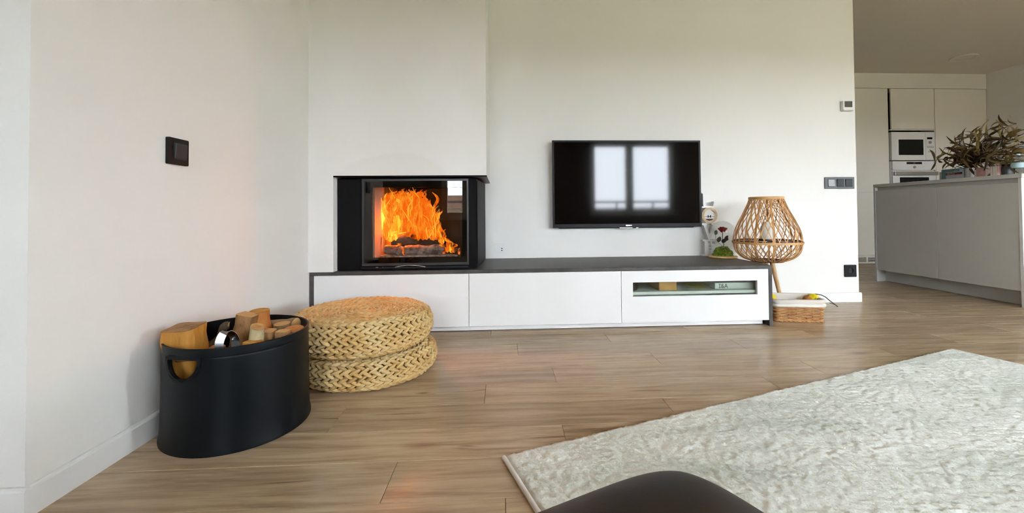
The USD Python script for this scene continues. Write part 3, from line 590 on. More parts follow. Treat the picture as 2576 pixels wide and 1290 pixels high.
# ================================================================== stacked letters
lv = thing('love_letters', 'white wooden letters stacked into a sign with a round hoop as its O', 'sign', (1.515, 3.055, ZT))
LY0, LY1 = 3.036, 3.078
def P2(*a): return sg.Polygon(a)
Lp = P2((1.458, .838), (1.500, .838), (1.500, .828), (1.490, .826), (1.492, .736), (1.545, .734), (1.552, .768), (1.566, .768), (1.562, .722), (1.460, .722), (1.460, .731), (1.471, .733), (1.469, .826), (1.458, .829))
obj('letter', xz(Lp, LY0, LY1), 'letter_white', lv)
def ring_xz(cx, cz, r0, r1, y0, y1): return xz(sg.Point(cx, cz).buffer(r1, 32).difference(sg.Point(cx, cz).buffer(r0, 32)), y0, y1)
hc = (1.514, .665)
h = obj('hoop', ring_xz(*hc, .043, .0565, LY0-.012, LY0+.016), 'ring_wood', lv)
obj('hoop_edge', cat_([ring_xz(*hc, .0555, .0590, LY0-.008, LY0+.014), ring_xz(*hc, .0405, .0435, LY0-.008, LY0+.014)]), 'cream', h)
obj('picture', xz(sg.Point(*hc).buffer(.041, 32), LY0-.001, LY0+.006), 'print_sky', h)
gr = sg.Point(*hc).buffer(.0385, 32).intersection(sg.box(1.44, .60, 1.60, .6405))
hx = sg.unary_union([sg.box(1.503, .648, 1.508, .668), sg.box(1.521, .648, 1.526, .668), sg.box(1.501, .651, 1.510, .664), sg.box(1.519, .651, 1.528, .664), sg.box(1.478, .6565, 1.552, .6585), sg.box(1.508, .656, 1.521, .660)]).intersection(sg.Point(*hc).buffer(.0385)) if hasattr(sg, 'unary_union') else None
if hx is None:
    from shapely.ops import unary_union
    hx = unary_union([sg.box(1.503, .648, 1.508, .668), sg.box(1.521, .648, 1.526, .668), sg.box(1.501, .651, 1.510, .664), sg.box(1.519, .651, 1.528, .664), sg.box(1.478, .6565, 1.552, .6585), sg.box(1.508, .656, 1.521, .660)]).intersection(sg.Point(*hc).buffer(.0385))
obj('printed_scene', cat_([xz(q, LY0-.002, LY0-.0009) for q in (gr, *getattr(hx, 'geoms', [hx]))]), 'print_dark', h)
Vp = P2((1.459, .607), (1.499, .607), (1.499, .597), (1.489, .595), (1.516, .528), (1.540, .595), (1.530, .597), (1.530, .607), (1.572, .607), (1.572, .597), (1.562, .595), (1.526, .487), (1.506, .487), (1.470, .595), (1.459, .597))
obj('letter', xz(Vp, LY0, LY1), 'letter_white', lv)
Ep = P2((1.462, .4865), (1.566, .4865), (1.566, .454), (1.556, .454), (1.553, .474), (1.503, .474), (1.503, .434), (1.528, .434), (1.530, .444), (1.540, .444), (1.540, .412), (1.530, .412), (1.528, .422), (1.503, .422), (1.503, .380), (1.556, .380), (1.560, .402), (1.570, .402), (1.570, .3665), (1.462, .3665), (1.462, .378), (1.476, .380), (1.476, .474), (1.462, .476))
obj('letter', xz(Ep, LY0, LY1), 'letter_white', lv)

# ================================================================== rose under a glass bell
cx, cy = 1.563, 2.940
rs = thing('rose_cloche', 'red rose with moss under a glass bell on a round wooden base', 'ornament', (cx, cy, ZT))
obj('base', lathe([(0, ZT+.0005), (.091, ZT+.0005), (.094, ZT+.003), (.094, ZT+.012), (.091, ZT+.0145), (0, ZT+.0145)], 56, (cx, cy, 0)), 'base_wood', rs, 40)
pr = [(.083, ZT+.015), (.083, .545)] + [(.083*math.cos(a), .545+.080*math.sin(a)) for a in np.linspace(.1, 1.52, 12)]
obj('glass_bell', lathe(pr, 56, (cx, cy, 0)), 'cloche_glass', rs, True)
mo = trimesh.creation.icosphere(4, 1.0); v = mo.vertices.copy(); d = 1+.34*(meshkit.fbm(v*2.6+3, 3)-.5)+.16*(meshkit.noise(v*8)-.5)
mo.vertices = v*d[:, None]*[.067, .067, .064]; mo = trimesh.intersections.slice_mesh_plane(mo, [0, 0, 1], [0, 0, 0]); mo.apply_translation([cx, cy, ZT+.0146]); obj('moss', mo, 'moss', rs, True)
st = np.array([(cx+.003, cy, .42), (cx+.006, cy, .46), (cx-.002, cy+.002, .50), (cx, cy, .546)]); obj('stem', tube(st, .0021, 8), 'stem_dark', rs, True)
def leaf(base, tip, w, up=(0, -1, .3), bendz=.1, n=7, thick=.0006, m=5):
    base, tip = np.array(base, float), np.array(tip, float); d = tip-base; L = np.linalg.norm(d); d /= L; up = np.array(up, float); up -= d*np.dot(up, d); up /= np.linalg.norm(up); sd = np.cross(d, up)
    V = []
    for i in range(n):
        s = i/(n-1); ww = w*max(.04, math.sin(math.pi*min(1, s*.94+.03))**.8)
        for k in range(m):
            q = (k/(m-1)-.5)*2; V.append(base+d*L*s+sd*ww*.5*q+up*(bendz*L*(4*s*(1-s))-.12*ww*abs(q)))
    V = np.array(V); F = []
    for i in range(n-1):
        for k in range(m-1):
            A = i*m+k; F += [(A, A+1, A+m+1), (A, A+m+1, A+m)]
    nt = len(V); V2 = np.vstack([V, V-up*thick]); F2 = F+[(c+nt, b_+nt, a+nt) for a, b_, c in F]
    return trimesh.Trimesh(V2, np.array(F2), process=False)
for b0, t0, w in (((cx-.035, cy, .475), (cx-.024, cy-.01, .515), .030), ((cx-.001, cy-.003, .468), (cx+.004, cy-.02, .500), .034), ((cx+.012, cy, .488), (cx+.036, cy-.004, .522), .022), ((cx-.060, cy-.01, .528), (cx-.046, cy-.004, .562), .026), ((cx+.02, cy+.004, .485), (cx+.042, cy, .50), .016)):
    obj('leaf', leaf(b0, t0, w), 'leaf_dark', rs, True)
for pts in (((cx-.002, cy, .445), (cx-.018, cy, .46), (cx-.035, cy, .477)), ((cx-.035, cy, .477), (cx-.052, cy, .50), (cx-.060, cy-.008, .53)), ((cx+.002, cy, .47), (cx+.013, cy, .49))): obj('twig', tube(np.array(pts), .0011, 6), 'stem_dark', rs, True)
bc = np.array([cx-.001, cy, .560])
for k in range(15):                                              # bloom: petals nested from the bud outwards
    ringi = 0 if k < 3 else 1 if k < 8 else 2; a = k*2.4; R = (.010, .019, .027)[ringi]; hh = (.026, .027, .026)[ringi]; V = []; n, m = 7, 7
    for i in range(n):
        s = i/(n-1)
        for j in range(m):
            q = (j/(m-1)-.5); an = a+q*(2.6, 1.9, 1.7)[ringi]; r = R*(.28+.72*math.sin(s*1.5)**.8)+(.0045 if ringi == 2 else .001)*s**4; V.append(bc+[r*math.cos(an), r*math.sin(an), -.016+hh*1.5*s*(1-.28*(2*q)**2)-(.0055 if ringi == 2 else 0)*s**5])
    F = []
    for i in range(n-1):
        for j in range(m-1): A = i*m+j; F += [(A, A+1, A+m+1), (A, A+m+1, A+m)]
    obj('petal', trimesh.Trimesh(np.array(V), np.array(F), process=False), 'rose_red', rs, True)

# ================================================================== bamboo lamp
lx, ly = 1.733, 2.70
lp = thing('bamboo_lamp', 'pear-shaped open bamboo lantern lamp on slanting wooden legs', 'lamp', (lx, ly, 0))
from scipy.interpolate import PchipInterpolator
zz = np.array([0.3672, 0.3729, 0.3833, 0.4013, 0.4345, 0.4904, 0.5529, 0.6164, 0.6997, 0.7708, 0.7859]); rr_ = np.array([0.0928, 0.1137, 0.1402, 0.1658, 0.1904, 0.2013, 0.1933, 0.1696, 0.1298, 0.1014, 0.0981])
RZ = PchipInterpolator(zz, rr_)
def ribbon(P, N, w, t):
    P, N = np.asarray(P), np.asarray(N); T = np.gradient(P, axis=0); T /= np.linalg.norm(T, axis=1, keepdims=True); B = np.cross(T, N); B /= np.linalg.norm(B, axis=1, keepdims=True); N = np.cross(B, T)
    n = len(P); V = np.concatenate([P+B*w/2+N*t/2, P-B*w/2+N*t/2, P-B*w/2-N*t/2, P+B*w/2-N*t/2]); F = []
    for i in range(n-1):
        for k in range(4):
            q = (k+1) % 4; F += [(k*n+i, q*n+i, q*n+i+1), (k*n+i, q*n+i+1, k*n+i+1)]
    F += [(0, 2*n, n), (0, 3*n, 2*n), (n-1, 2*n-1, 3*n-1), (n-1, 3*n-1, 4*n-1)]
    return trimesh.Trimesh(V, np.array(F), process=False)
def strip(a0, twist, w, off, t=.0018, n=30):
    s = np.linspace(0, 1, n); z = 0.3691+(0.7803-0.3691)*(.5-.5*np.cos(np.pi*s))*1.0; r = RZ(z)+off; a = a0+twist*s
    P = np.stack([lx+r*np.cos(a), ly+r*np.sin(a), z], 1); N = np.stack([np.cos(a), np.sin(a), 0*a], 1); return ribbon(P, N, w, t)
for k in range(30):
    for sgn in (1, -1):
        j = random.uniform(-.035, .035)
        obj('bamboo_strip', strip(k/30*2*math.pi+j, sgn*1.35, .0050, .0012*sgn), 'bamboo', lp)
for k in range(9): obj('upright_slat', strip(k/9*2*math.pi+.15+.08*(k % 3), .03, .0135, -.0028), 'bamboo', lp)
def hoop(r, z0, z1, t=.003, n=72): return lathe([(r-t, z0), (r, z0), (r+t*.3, (z0+z1)/2), (r, z1), (r-t, z1), (r-t, z0)], n, (lx, ly, 0))
obj('top_ring', hoop(0.1033, 0.7708, 0.7878, .006), 'bamboo_light', lp, 40); obj('belly_hoop', hoop(0.2070, 0.4837, 0.4970, .005), 'bamboo_light', lp, 40); obj('inner_hoop', hoop(0.1975, 0.4942, 0.5027, .004), 'lamp_dark', lp, 40)
obj('bottom_ring', hoop(0.0976, 0.3629, 0.3748, .012), 'lamp_dark', lp, 40)
obj('cross_bar', cat_([box(lx-.193, lx+.193, ly-.006, ly+.006, 0.4951, 0.5008), box(lx-.006, lx+.006, ly-.193, ly+.193, 0.4951, 0.5008)]), 'lamp_dark', lp)
obj('lamp_holder', lathe([(0.0000, 0.5008), (0.0474, 0.5008), (0.0474, 0.5103), (0.0189, 0.5122), (0.0189, 0.5292), (0.0000, 0.5292)], 32, (lx, ly, 0)), 'lamp_dark', lp, 40)
obj('bulb', lathe([(0.0000, 0.5107), (0.0379, 0.5107), (0.0398, 0.5197), (0.0398, 0.5671), (0.0360, 0.5908), (0.0246, 0.6050), (0.0227, 0.6239), (0.0000, 0.6258)], 36, (lx, ly, 0)), 'bulb_white', lp, 40)
obj('base_plate', lathe([(0.0000, 0.3634), (0.0891, 0.3634), (0.0891, 0.3682), (0.0000, 0.3682)], 40, (lx, ly, 0)), 'lamp_dark', lp, 40)
for a, R in ((.42, .175), (1.9, .135), (4.0, .115)):
    p0 = (lx+.046*math.cos(a), ly+.046*math.sin(a), .364); p1 = (lx+R*math.cos(a), ly+R*math.sin(a), .0005)
    obj('leg', tube(np.linspace(p0, p1, 6), np.linspace(.0145, .012, 6), 14), 'leg_wood', lp, 50)

# ================================================================== wicker basket with toys
B0 = np.array([1.845, 2.556]); U = np.array([.984, -.178]); Vv = np.array([.178, .984]); HW, HD = .138, .15
bk = thing('wicker_basket', 'small rectangular wicker basket with a pale cloth lining beside the bench', 'basket', (B0[0]+Vv[0]*.08, B0[1]+Vv[1]*.08, 0))
def rpath(z, hw, y0, y1, r, n=150, closed=True):
    pg = sg.box(-hw+r, y0+r, hw-r, y1-r).buffer(r, 8).exterior; L = pg.length; s = np.arange(n)/n*L; q = np.array([pg.interpolate(x).coords[0] for x in s]); q2 = np.array([pg.interpolate((x+.002) % L).coords[0] for x in s]); tt = q2-q; tt /= np.linalg.norm(tt, axis=1, keepdims=True)
    return q, np.stack([-tt[:, 1], tt[:, 0]], 1), s/L
def to3(q, z): return np.concatenate([B0+q[:, :1]*U+q[:, 1:2]*Vv, np.broadcast_to(np.asarray(z, float), (len(q),))[:, None]], 1)
def loop_tube(P, r, n=6):
    P = np.vstack([P, P[:1]]); return tube(P, r, n, False)
ns = 18
for k in range(9):
    z = .016+k*.0092; fl_a = 1+.05*k/9; q, nn, s_ = rpath(z, HW*fl_a, .0-.004*k/9, HD+.004*k/9, .018)
    q = q+nn*(.0042*np.cos(s_*2*np.pi*ns/2*2*.5+(k % 2)*np.pi))[:, None]
    obj('withy', loop_tube(to3(q, z+.0012*np.sin(s_*40+k)), .0046), 'wicker', bk, True)
q, nn, s_ = rpath(0, HW, 0, HD, .018, ns)
obj('stakes', cat_([tube(np.array([[*(B0+a[0]*U+a[1]*Vv), .004], [*(B0+a[0]*1.05*U+a[1]*Vv), .098]]), .004, 6) for a in q]), 'wicker', bk)
for z, r in ((.007, .0062),):
    for ph in (0, np.pi):
        q, nn, s_ = rpath(z, HW+.004, -.004, HD+.004, .02, 200); q = q+nn*(.004*np.cos(s_*2*np.pi*16+ph))[:, None]; obj('base_braid', loop_tube(to3(q, z+.003*np.sin(s_*2*np.pi*16+ph)), .0045), 'wicker', bk, True)
obj('bottom', sg and (lambda m: m)(trimesh.Trimesh(to3(np.array([(-HW, .004), (HW, .004), (HW, HD-.004), (-HW, HD-.004)]), .006), np.array([(0, 1, 2), (0, 2, 3)]))), 'wicker', bk)
lin = []
prof = [(.000, .092), (.012, .094), (.017, .101), (.014, .110), (.008, .114), (.012, .120), (.013, .132), (.007, .141), (-.002, .141), (-.012, .13), (-.016, .09), (-.018, .03)]
N = 150
def liner(profs):
    V = []
    for o, z in profs:
        q, nn, s_ = rpath(0, HW*1.05, -.004, HD+.004, .024, N); w = .006*(meshkit.fbm(np.stack([s_*14, 0*s_+z*30, 0*s_], 1))-.5); qq = q+nn*(o+w)[:, None]
        V.append(to3(qq, z+.010*(meshkit.noise(np.stack([s_*7+3, 0*s_, 0*s_+1], 1))-.5)*(z > .1)+.012*(q[:, 1] > HD*.5)*(z > .12)))
    V = np.vstack(V); F = []
    for i in range(len(profs)-1):
        for k in range(N):
            A, B_, C_, D = i*N+k, i*N+(k+1) % N, (i+1)*N+(k+1) % N, (i+1)*N+k; F += [(A, B_, C_), (A, C_, D)]
    return trimesh.Trimesh(V, np.array(F), process=False)
obj('lining_trim', liner(prof[:5]), 'liner_white', bk, True, label='fluffy white edging of the lining'); obj('lining', liner(prof[4:]), 'liner', bk, True)
fb = to3(np.array([(-HW, .0), (HW, .0), (HW, HD), (-HW, HD)]), .05); obj('lining_bottom', trimesh.Trimesh(fb, np.array([(0, 1, 2), (0, 2, 3)])), 'liner', bk)
def blob(c, r, seed, amp=.25, fr=2.2, sub=3):
    m = trimesh.creation.icosphere(sub, 1.0); v = m.vertices.copy(); m.vertices = v*(1+amp*(meshkit.fbm(v*fr+seed, 3)-.5))[:, None]*np.array(r)+np.array(c); return m
ty = thing('soft_toy', 'yellow and brown soft toy lying in the lined basket', 'soft toy', (1.97, 2.62, .10))
obj('body', blob((1.992, 2.628, .122), (.042, .032, .036), 4), 'toy_yellow', ty, True); obj('head', blob((1.942, 2.618, .120), (.028, .028, .031), 9), 'toy_brown', ty, True)
obj('eye', blob((1.958, 2.592, .115), (.010, .005, .006), 1, 0), 'strap_black', ty, True); rg = trimesh.creation.torus(.0075, .0014, major_sections=24, minor_sections=6); rg.apply_transform(trimesh.transformations.rotation_matrix(1.2, (1, 0, 0))); rg.apply_translation([1.985, 2.597, .132]); obj('printed_ring', rg, 'lcd', ty, True)
yt = thing('yellow_toy', 'bright yellow toy half hidden behind the bench end, in the basket', 'toy', (1.735, 2.645, .1)); obj('body', blob((1.728, 2.645, .125), (.022, .024, .036), 2, .15), 'toy_yellow', yt, True); obj('seam', tube(np.array([(1.728+.0225*math.cos(a), 2.645+.0245*math.sin(a), .12) for a in np.linspace(0, 6.28, 30)]), .0012, 6), 'toy_yellow', yt, True)
sp_ = thing('black_strap', 'thin black strap hanging over the right side of the basket', 'strap', (2.05, 2.62, .1))
obj('band', tube(np.array([(1.995, 2.66, .150), (2.025, 2.655, .152), (2.05, 2.64, .149), (2.068, 2.625, .138), (2.09, 2.615, .115), (2.115, 2.61, .095), (2.135, 2.61, .078)]), .0045, 8, flat=.6), 'strap_black', sp_, True)
obj('tail', tube(np.array([(2.076, 2.60, .105), (2.10, 2.605, .098), (2.118, 2.61, .090)]), .003, 8, flat=.6), 'strap_black', sp_, True)

# ================================================================== log tub
tc = np.array([-.892, 1.487]); TA, TB, TT, TH = .204, .2165, .765, .307
def ell(k, z, n=72, d=0.):
    a = np.arange(n)/n*2*np.pi; u, v = (TA*k+d)*np.cos(a), (TB*k+d)*np.sin(a); c, s = math.cos(TT), math.sin(TT); return np.stack([tc[0]+u*c-v*s, tc[1]+u*s+v*c, np.full(n, z)], 1)
def loft(rings, closed=True):
    n = len(rings[0]); V = np.vstack(rings); R = len(rings); F = []
    for i in range(R if closed else R-1):
        for k in range(n):
            A, B_, C_, D = i*n+k, i*n+(k+1) % n, ((i+1) % R)*n+(k+1) % n, ((i+1) % R)*n+k; F += [(A, B_, C_), (A, C_, D)]
    return trimesh.Trimesh(V, np.array(F), process=False)
def kz(z): return 1.034-.034*min(1, z/.06)*1.0 if z < .06 else 1.0
T3 = .0035
wall = loft([ell(1.038, .0015), ell(1.038, .010), ell(1.022, .022), ell(1.012, .06), ell(1.002, .2), ell(1., .276, d=.0), ell(1., .281, d=-.002), ell(1., .286, d=0), ell(1., TH-.003, d=0), ell(1., TH, d=-.0012), ell(1., TH, d=-T3+.001), ell(1., .28, d=-T3-.002), ell(1., .2, d=-T3), ell(1.01, .05, d=-T3), ell(1.02, .006, d=-T3)])
wall.fix_normals()
def manif(m): m.merge_vertices(); return m3.Manifold(m3.Mesh(np.asarray(m.vertices, np.float32), np.asarray(m.faces, np.uint32)))
def dpoly(w, h, g=0):                                            # the D-shaped hand hole, flat side up
    p = [(-w-g, g), (w+g, g)] + [((w+g)*math.cos(a), -(h+g)*math.sin(a)) for a in np.linspace(0, math.pi, 20)][1:-1]; return sg.Polygon(p).buffer(.008).buffer(-.004)
def hole_at(th, poly, r0, r1, zc):
    m = trimesh.creation.extrude_polygon(poly, r1-r0, engine='earcut'); v = m.vertices; d = np.array([math.cos(th), math.sin(th)]); t_ = np.array([-d[1], d[0]]); r = r0+v[:, 2]
    m.vertices = np.stack([tc[0]+d[0]*r+t_[0]*v[:, 0], tc[1]+d[1]*r+t_[1]*v[:, 0], zc+v[:, 1]], 1); m.fix_normals(); return m
wm = manif(wall); ths = (-1.765, -1.765+math.pi)
for th in ths: wm = wm-manif(hole_at(th, dpoly(.0455, .049), .15, .27, .274))
tb = thing('log_tub', 'round black metal log tub with a cut-out hand hole, by the left wall', 'tub', (*tc, 0))
obj('wall', trimesh.Trimesh(*(lambda q: (q.vert_properties[:, :3], q.tri_verts))(wm.to_mesh()), process=False), 'tub_black', tb, 35)
obj('bottom', loft([ell(1.01, .002), ell(1.01, .007), ell(.02, .007), ell(.02, .002)]), 'tub_black', tb)
for th in ths:
    o = dpoly(.0455, .049, .0085).difference(dpoly(.0455, .049, -.001)); m = hole_at(th, o, 0, .007, .274)
    # wrap the collar onto the tub's curve
    v = m.vertices.copy(); d = np.array([math.cos(th), math.sin(th)]); t_ = np.array([-d[1], d[0]]); rel = v[:, :2]-tc; a = rel@t_; rad = rel@d; phi = a/.21
    R_ = .2075+rad; v[:, 0] = tc[0]+R_*(d[0]*np.cos(phi)+t_[0]*np.sin(phi)); v[:, 1] = tc[1]+R_*(d[1]*np.cos(phi)+t_[1]*np.sin(phi)); m.vertices = v
    obj('handle_collar', m, 'tub_black', tb, 40)
obj('rim', loft([np.array(p) for p in (lambda: [ell(1., TH+.002*math.sin(b_), d=-.0015+.0032*math.cos(b_)) for b_ in np.arange(8)/8*2*math.pi])()]), 'tub_black', tb, True)
SQ = [1/max(abs(math.cos(a)), abs(math.sin(a)))**.9 for a in np.arange(36)/36*2*math.pi]
WED = list(np.interp(np.arange(24), [0, 4, 8, 12, 17, 20, 24], [1.1, .75, 1.0, .8, 1.25, .8, 1.1]))
HALF = [min(1.0, .45/max(1e-3, -math.sin(a))) if math.sin(a) < 0 else 1 for a in np.arange(36)/36*2*math.pi]
G = 'logs in the black tub'
log('firewood_log', 'big golden split log standing at the near left of the black tub', (-.992, 1.415, .012), (-1.003, 1.385, .346), .046, 'split_gold', 'split_wood', G, shape=SQ, n=28, rough=.26, seed=1)
log('firewood_log', 'brown split log leaning beside the metal strap in the black tub', (-.968, 1.515, .012), (-.884, 1.515, .352), .027, 'split_wood', 'cut_face', G, shape=SQ, n=24, rough=.34, seed=2)
log('firewood_log', 'round reddish-brown log end, highest in the black tub', (-.868, 1.605, .012), (-.874, 1.565, .353), .033, 'cut_orange', 'split_gold', G, rough=.3, seed=3)
log('firewood_log', 'pale smooth-barked branch log standing in the middle of the tub', (-.880, 1.440, .06), (-.778, 1.385, .342), .0215, 'bark_pale', 'cut_face', G, rough=.3, seed=4, bend=.014)
log('firewood_log', 'mossy brown log lying across the back of the tub', (-.885, 1.645, .270), (-.770, 1.618, .282), .030, 'bark', 'cut_face', G, rough=.2, seed=5)
log('firewood_log', 'short barked log with a pale sawn end at the back of the tub', (-.800, 1.600, .012), (-.800, 1.575, .303), .026, 'bark', 'cut_face', G, rough=.2, seed=6)
log('firewood_log', 'orange half-round log end at the right rim of the tub', (-.738, 1.555, .012), (-.728, 1.510, .300), .033, 'cut_orange', 'cut_orange', G, rough=.14, seed=7)
log('firewood_log', 'square split log with a straight top, left of its twin, in the tub', (-.786, 1.47, .012), (-.776, 1.437, .315), .0225, 'split_wood', 'cut_face', G, shape=SQ, n=24, rough=.12, seed=8)
log('firewood_log', 'narrow square split log right of its twin in the tub', (-.742, 1.455, .012), (-.730, 1.443, .312), .0185, 'split_wood', 'cut_face', G, shape=SQ, n=24, rough=.12, seed=9)
log('firewood_log', 'yellow rounded log end peeping over the front rim of the tub', (-.800, 1.352, .012), (-.772, 1.352, .302), .030, 'split_gold', 'split_gold', G, shape=HALF, n=28, rough=.12, seed=10)
log('firewood_log', 'small orange wedge of wood below the metal strap in the tub', (-.915, 1.42, .012), (-.908, 1.395, .280), .022, 'cut_orange', 'cut_orange', G, shape=WED, n=24, rough=.2, seed=11)
log('firewood_log', 'thin pinkish stick just inside the front rim of the tub', (-.985, 1.335, .262), (-.895, 1.318, .272), .008, 'split_wood', 'cut_face', G, rough=.2, seed=12)
bI = thing('crooked_branch', 'dark crooked branch curving up among the tub logs', 'branch', (-.98, 1.5, .25))
bp = np.array([(-1.045, 1.475, .235), (-1.015, 1.485, .252), (-.985, 1.495, .262), (-.965, 1.498, .283), (-.952, 1.49, .306), (-.938, 1.475, .322), (-.922, 1.47, .328)])
from scipy.interpolate import CubicSpline
sp2 = CubicSpline(np.linspace(0, 1, 7), bp)(np.linspace(0, 1, 30)); obj('bark', tube(sp2, .0115+.002*meshkit.noise(sp2*60), 12), 'bark_dark', bI, True)
for p0, p1 in (((-.923, 1.47, .326), (-.914, 1.466, .340)), ((-.930, 1.468, .32), (-.925, 1.458, .334))): obj('splinter', tube(np.linspace(p0, p1, 4), np.linspace(.004, .0008, 4), 6), 'split_wood', bI)
ml = thing('metal_strap', 'bent shiny metal strap sticking up from the log tub', 'handle', (-.855, 1.37, .25))
lp_ = CubicSpline([0, .2, .4, .5, .6, .8, 1], np.array([(-.868, 1.348, .20), (-.869, 1.348, .27), (-.869, 1.350, .316), (-.861, 1.362, .3345), (-.850, 1.378, .320), (-.846, 1.384, .27), (-.848, 1.386, .20)]))(np.linspace(0, 1, 40))
Tn = np.gradient(lp_, axis=0); Nn = np.cross(Tn, [.95, .30, 0]); Nn /= np.linalg.norm(Nn, axis=1, keepdims=True); obj('strap', ribbon(lp_, Nn, .023, .0022), 'steel', ml, 40)
riv = trimesh.creation.icosphere(2, .0035); riv.apply_translation([-.850, 1.3775, .306]); obj('rivet', riv, 'silver', ml, True)

# ================================================================== two stacked braided poufs
def stitch(u_len, v_w, h):
    V, F = [], []; n, m = 6, 5
    for i in range(n):
        s = i/(n-1); w = v_w*(math.sin(math.pi*(.06+.86*s))**.75)
        for j in range(m):
            q = (j/(m-1)-.5)*2; V.append(((s-.5)*u_len, q*w/2, h*(1-q*q)*(.25+.75*math.sin(math.pi*(.1+.8*s)))))
    for i in range(n-1):
        for j in range(m-1): A = i*m+j; F += [(A, A+m, A+m+1), (A, A+m+1, A+1)]
    return np.array(V), np.array(F)
def pouf(name, label, c, R, h, z0, group, full_top):
    th = thing(name, label, 'pouf', (c[0], c[1], z0), group)
    hz = h/2-.006; e = .062
    prof = []                                                     # (r, z): flat top, rolled side, flat bottom
    for a in np.linspace(math.pi/2, -math.pi/2, 60):
        prof.append((R-e+e*abs(math.cos(a))**.8, z0+h/2+hz*np.sign(math.sin(a))*abs(math.sin(a))**.85))
    top = [(r, z0+h/2+hz+.004*(1-(r/(R-e))**2)*-1) for r in np.linspace(.012, R-e-.003, 40)]
    prof = np.array(top+prof); seg = np.r_[0, np.cumsum(np.linalg.norm(np.diff(prof, axis=0), axis=1))]
    core = lathe([(0, prof[0, 1]-.006)]+[(max(r-.007, .001), z-(.007 if i < 45 else -.005 if i > 95 else 0)) for i, (r, z) in enumerate(prof)]+[(0, prof[-1, 1]+.004)], 64, (c[0], c[1], 0)); obj('core', core, 'straw_core', th, True)
    rng = np.random.default_rng(int(R*1e4+z0*1e3)); pitch = .029; nr = int(round(seg[-1]/pitch))
    for i in range(nr):
        s0 = (i+.5)*seg[-1]/nr; r, z = np.interp(s0, seg, prof[:, 0]), np.interp(s0, seg, prof[:, 1]); r2, z2 = np.interp(s0+.004, seg, prof[:, 0]), np.interp(s0+.004, seg, prof[:, 1]); r1, z1 = np.interp(s0-.004, seg, prof[:, 0]), np.interp(s0-.004, seg, prof[:, 1])
        if not full_top and r < R-e-.05 and z > z0+h/2: continue
        d = np.array([r2-r1, z2-z1]); d /= np.linalg.norm(d); nrm = np.array([-d[1], d[0]])
        if nrm[1]*(z-(z0+h/2))+nrm[0]*(r-(R-e)) < 0: nrm = -nrm
        ns_ = max(6, int(2*math.pi*r/.034)); L = 2*math.pi*r/ns_*1.36; parts_v, parts_f, off = [], [], 0; ph = rng.random()*6
        for k in range(ns_):
            for sd in (1, -1):
                a = ph+(k+(.5 if sd < 0 else 0))/ns_*2*math.pi; lw = pitch*.60*rng.uniform(.85, 1.15); V, F = stitch(L*rng.uniform(.92, 1.08), lw, .0115*rng.uniform(.8, 1.2)); tilt = sd*(-.50)+rng.normal(0, .06)
                x = V[:, 0]*math.cos(tilt)-V[:, 1]*math.sin(tilt); y = V[:, 0]*math.sin(tilt)+V[:, 1]*math.cos(tilt)+sd*pitch*.25
                rr = r+d[0]*y+nrm[0]*(V[:, 2]-.001-.05*abs(x)); zz_ = z+d[1]*y+nrm[1]*(V[:, 2]-.001-.05*abs(x)); ang = a+x/max(r, .02)
                parts_v.append(np.stack([c[0]+rr*np.cos(ang), c[1]+rr*np.sin(ang), zz_], 1)); parts_f.append(F+off); off += len(V)
        obj('braid', trimesh.Trimesh(np.vstack(parts_v), np.vstack(parts_f), process=False), 'straw', th, True)
pouf('woven_pouf', 'upper of two round woven straw poufs stacked beside the log tub', (-.630, 1.938), .296, .143, .1315, 'stacked straw poufs', True)
pouf('woven_pouf', 'lower of two round woven straw poufs, resting on the floor', (-.609, 1.951), .292, .118, .0015, 'stacked straw poufs', False)

# ================================================================== rug
e_, g_ = np.array([.944, .330]), np.array([.330, -.944]); P0 = np.array([-.001, 1.211]); RL, RWd = 2.318, 1.60
rug = thing('rug', 'large pale grey-green pile rug lying askew on the plank floor', 'rug', (1.35, .9, 0))
nu, nv = 360, 250; uu, vv = np.meshgrid(np.linspace(.0, RL, nu), np.linspace(0, RWd, nv), indexing='ij')
pts = P0+uu[..., None]*e_+vv[..., None]*g_; q3 = np.concatenate([pts, 0*uu[..., None]], -1).reshape(-1, 3)
hgt = .0125+.0055*(meshkit.noise(q3*120)-.5)+.003*(meshkit.noise(q3*260, 5)-.5)+.002*(meshkit.noise(q3*9, 3)-.5)
ed = np.minimum(np.minimum(uu, RL-uu), np.minimum(vv, RWd-vv)).ravel(); hgt = np.where(ed < .004, .002, hgt)
jit = .006*(meshkit.noise(q3*70, 9)-.5); q3[:, :2] += np.where((vv.ravel() < .004)[:, None], jit[:, None]*g_, 0); q3[:, 2] = hgt
idx = np.arange(nu*nv).reshape(nu, nv); A, B_, C_, D = idx[:-1, :-1].ravel(), idx[1:, :-1].ravel(), idx[1:, 1:].ravel(), idx[:-1, 1:].ravel()
obj('pile', trimesh.Trimesh(q3, np.vstack([np.stack([A, C_, B_], 1), np.stack([A, D, C_], 1)]), process=False), 'rug_pile', rug, True)
for u0 in (-.004, RL+.002):
    pa = np.array([*(P0+u0*e_+.004*g_), .0065]); pb = np.array([*(P0+u0*e_+(RWd-.004)*g_), .0065]); obj('bound_edge', tube(np.linspace(pa, pb, 60), .0068, 10, flat=.9), 'rug_edge', rug, True)

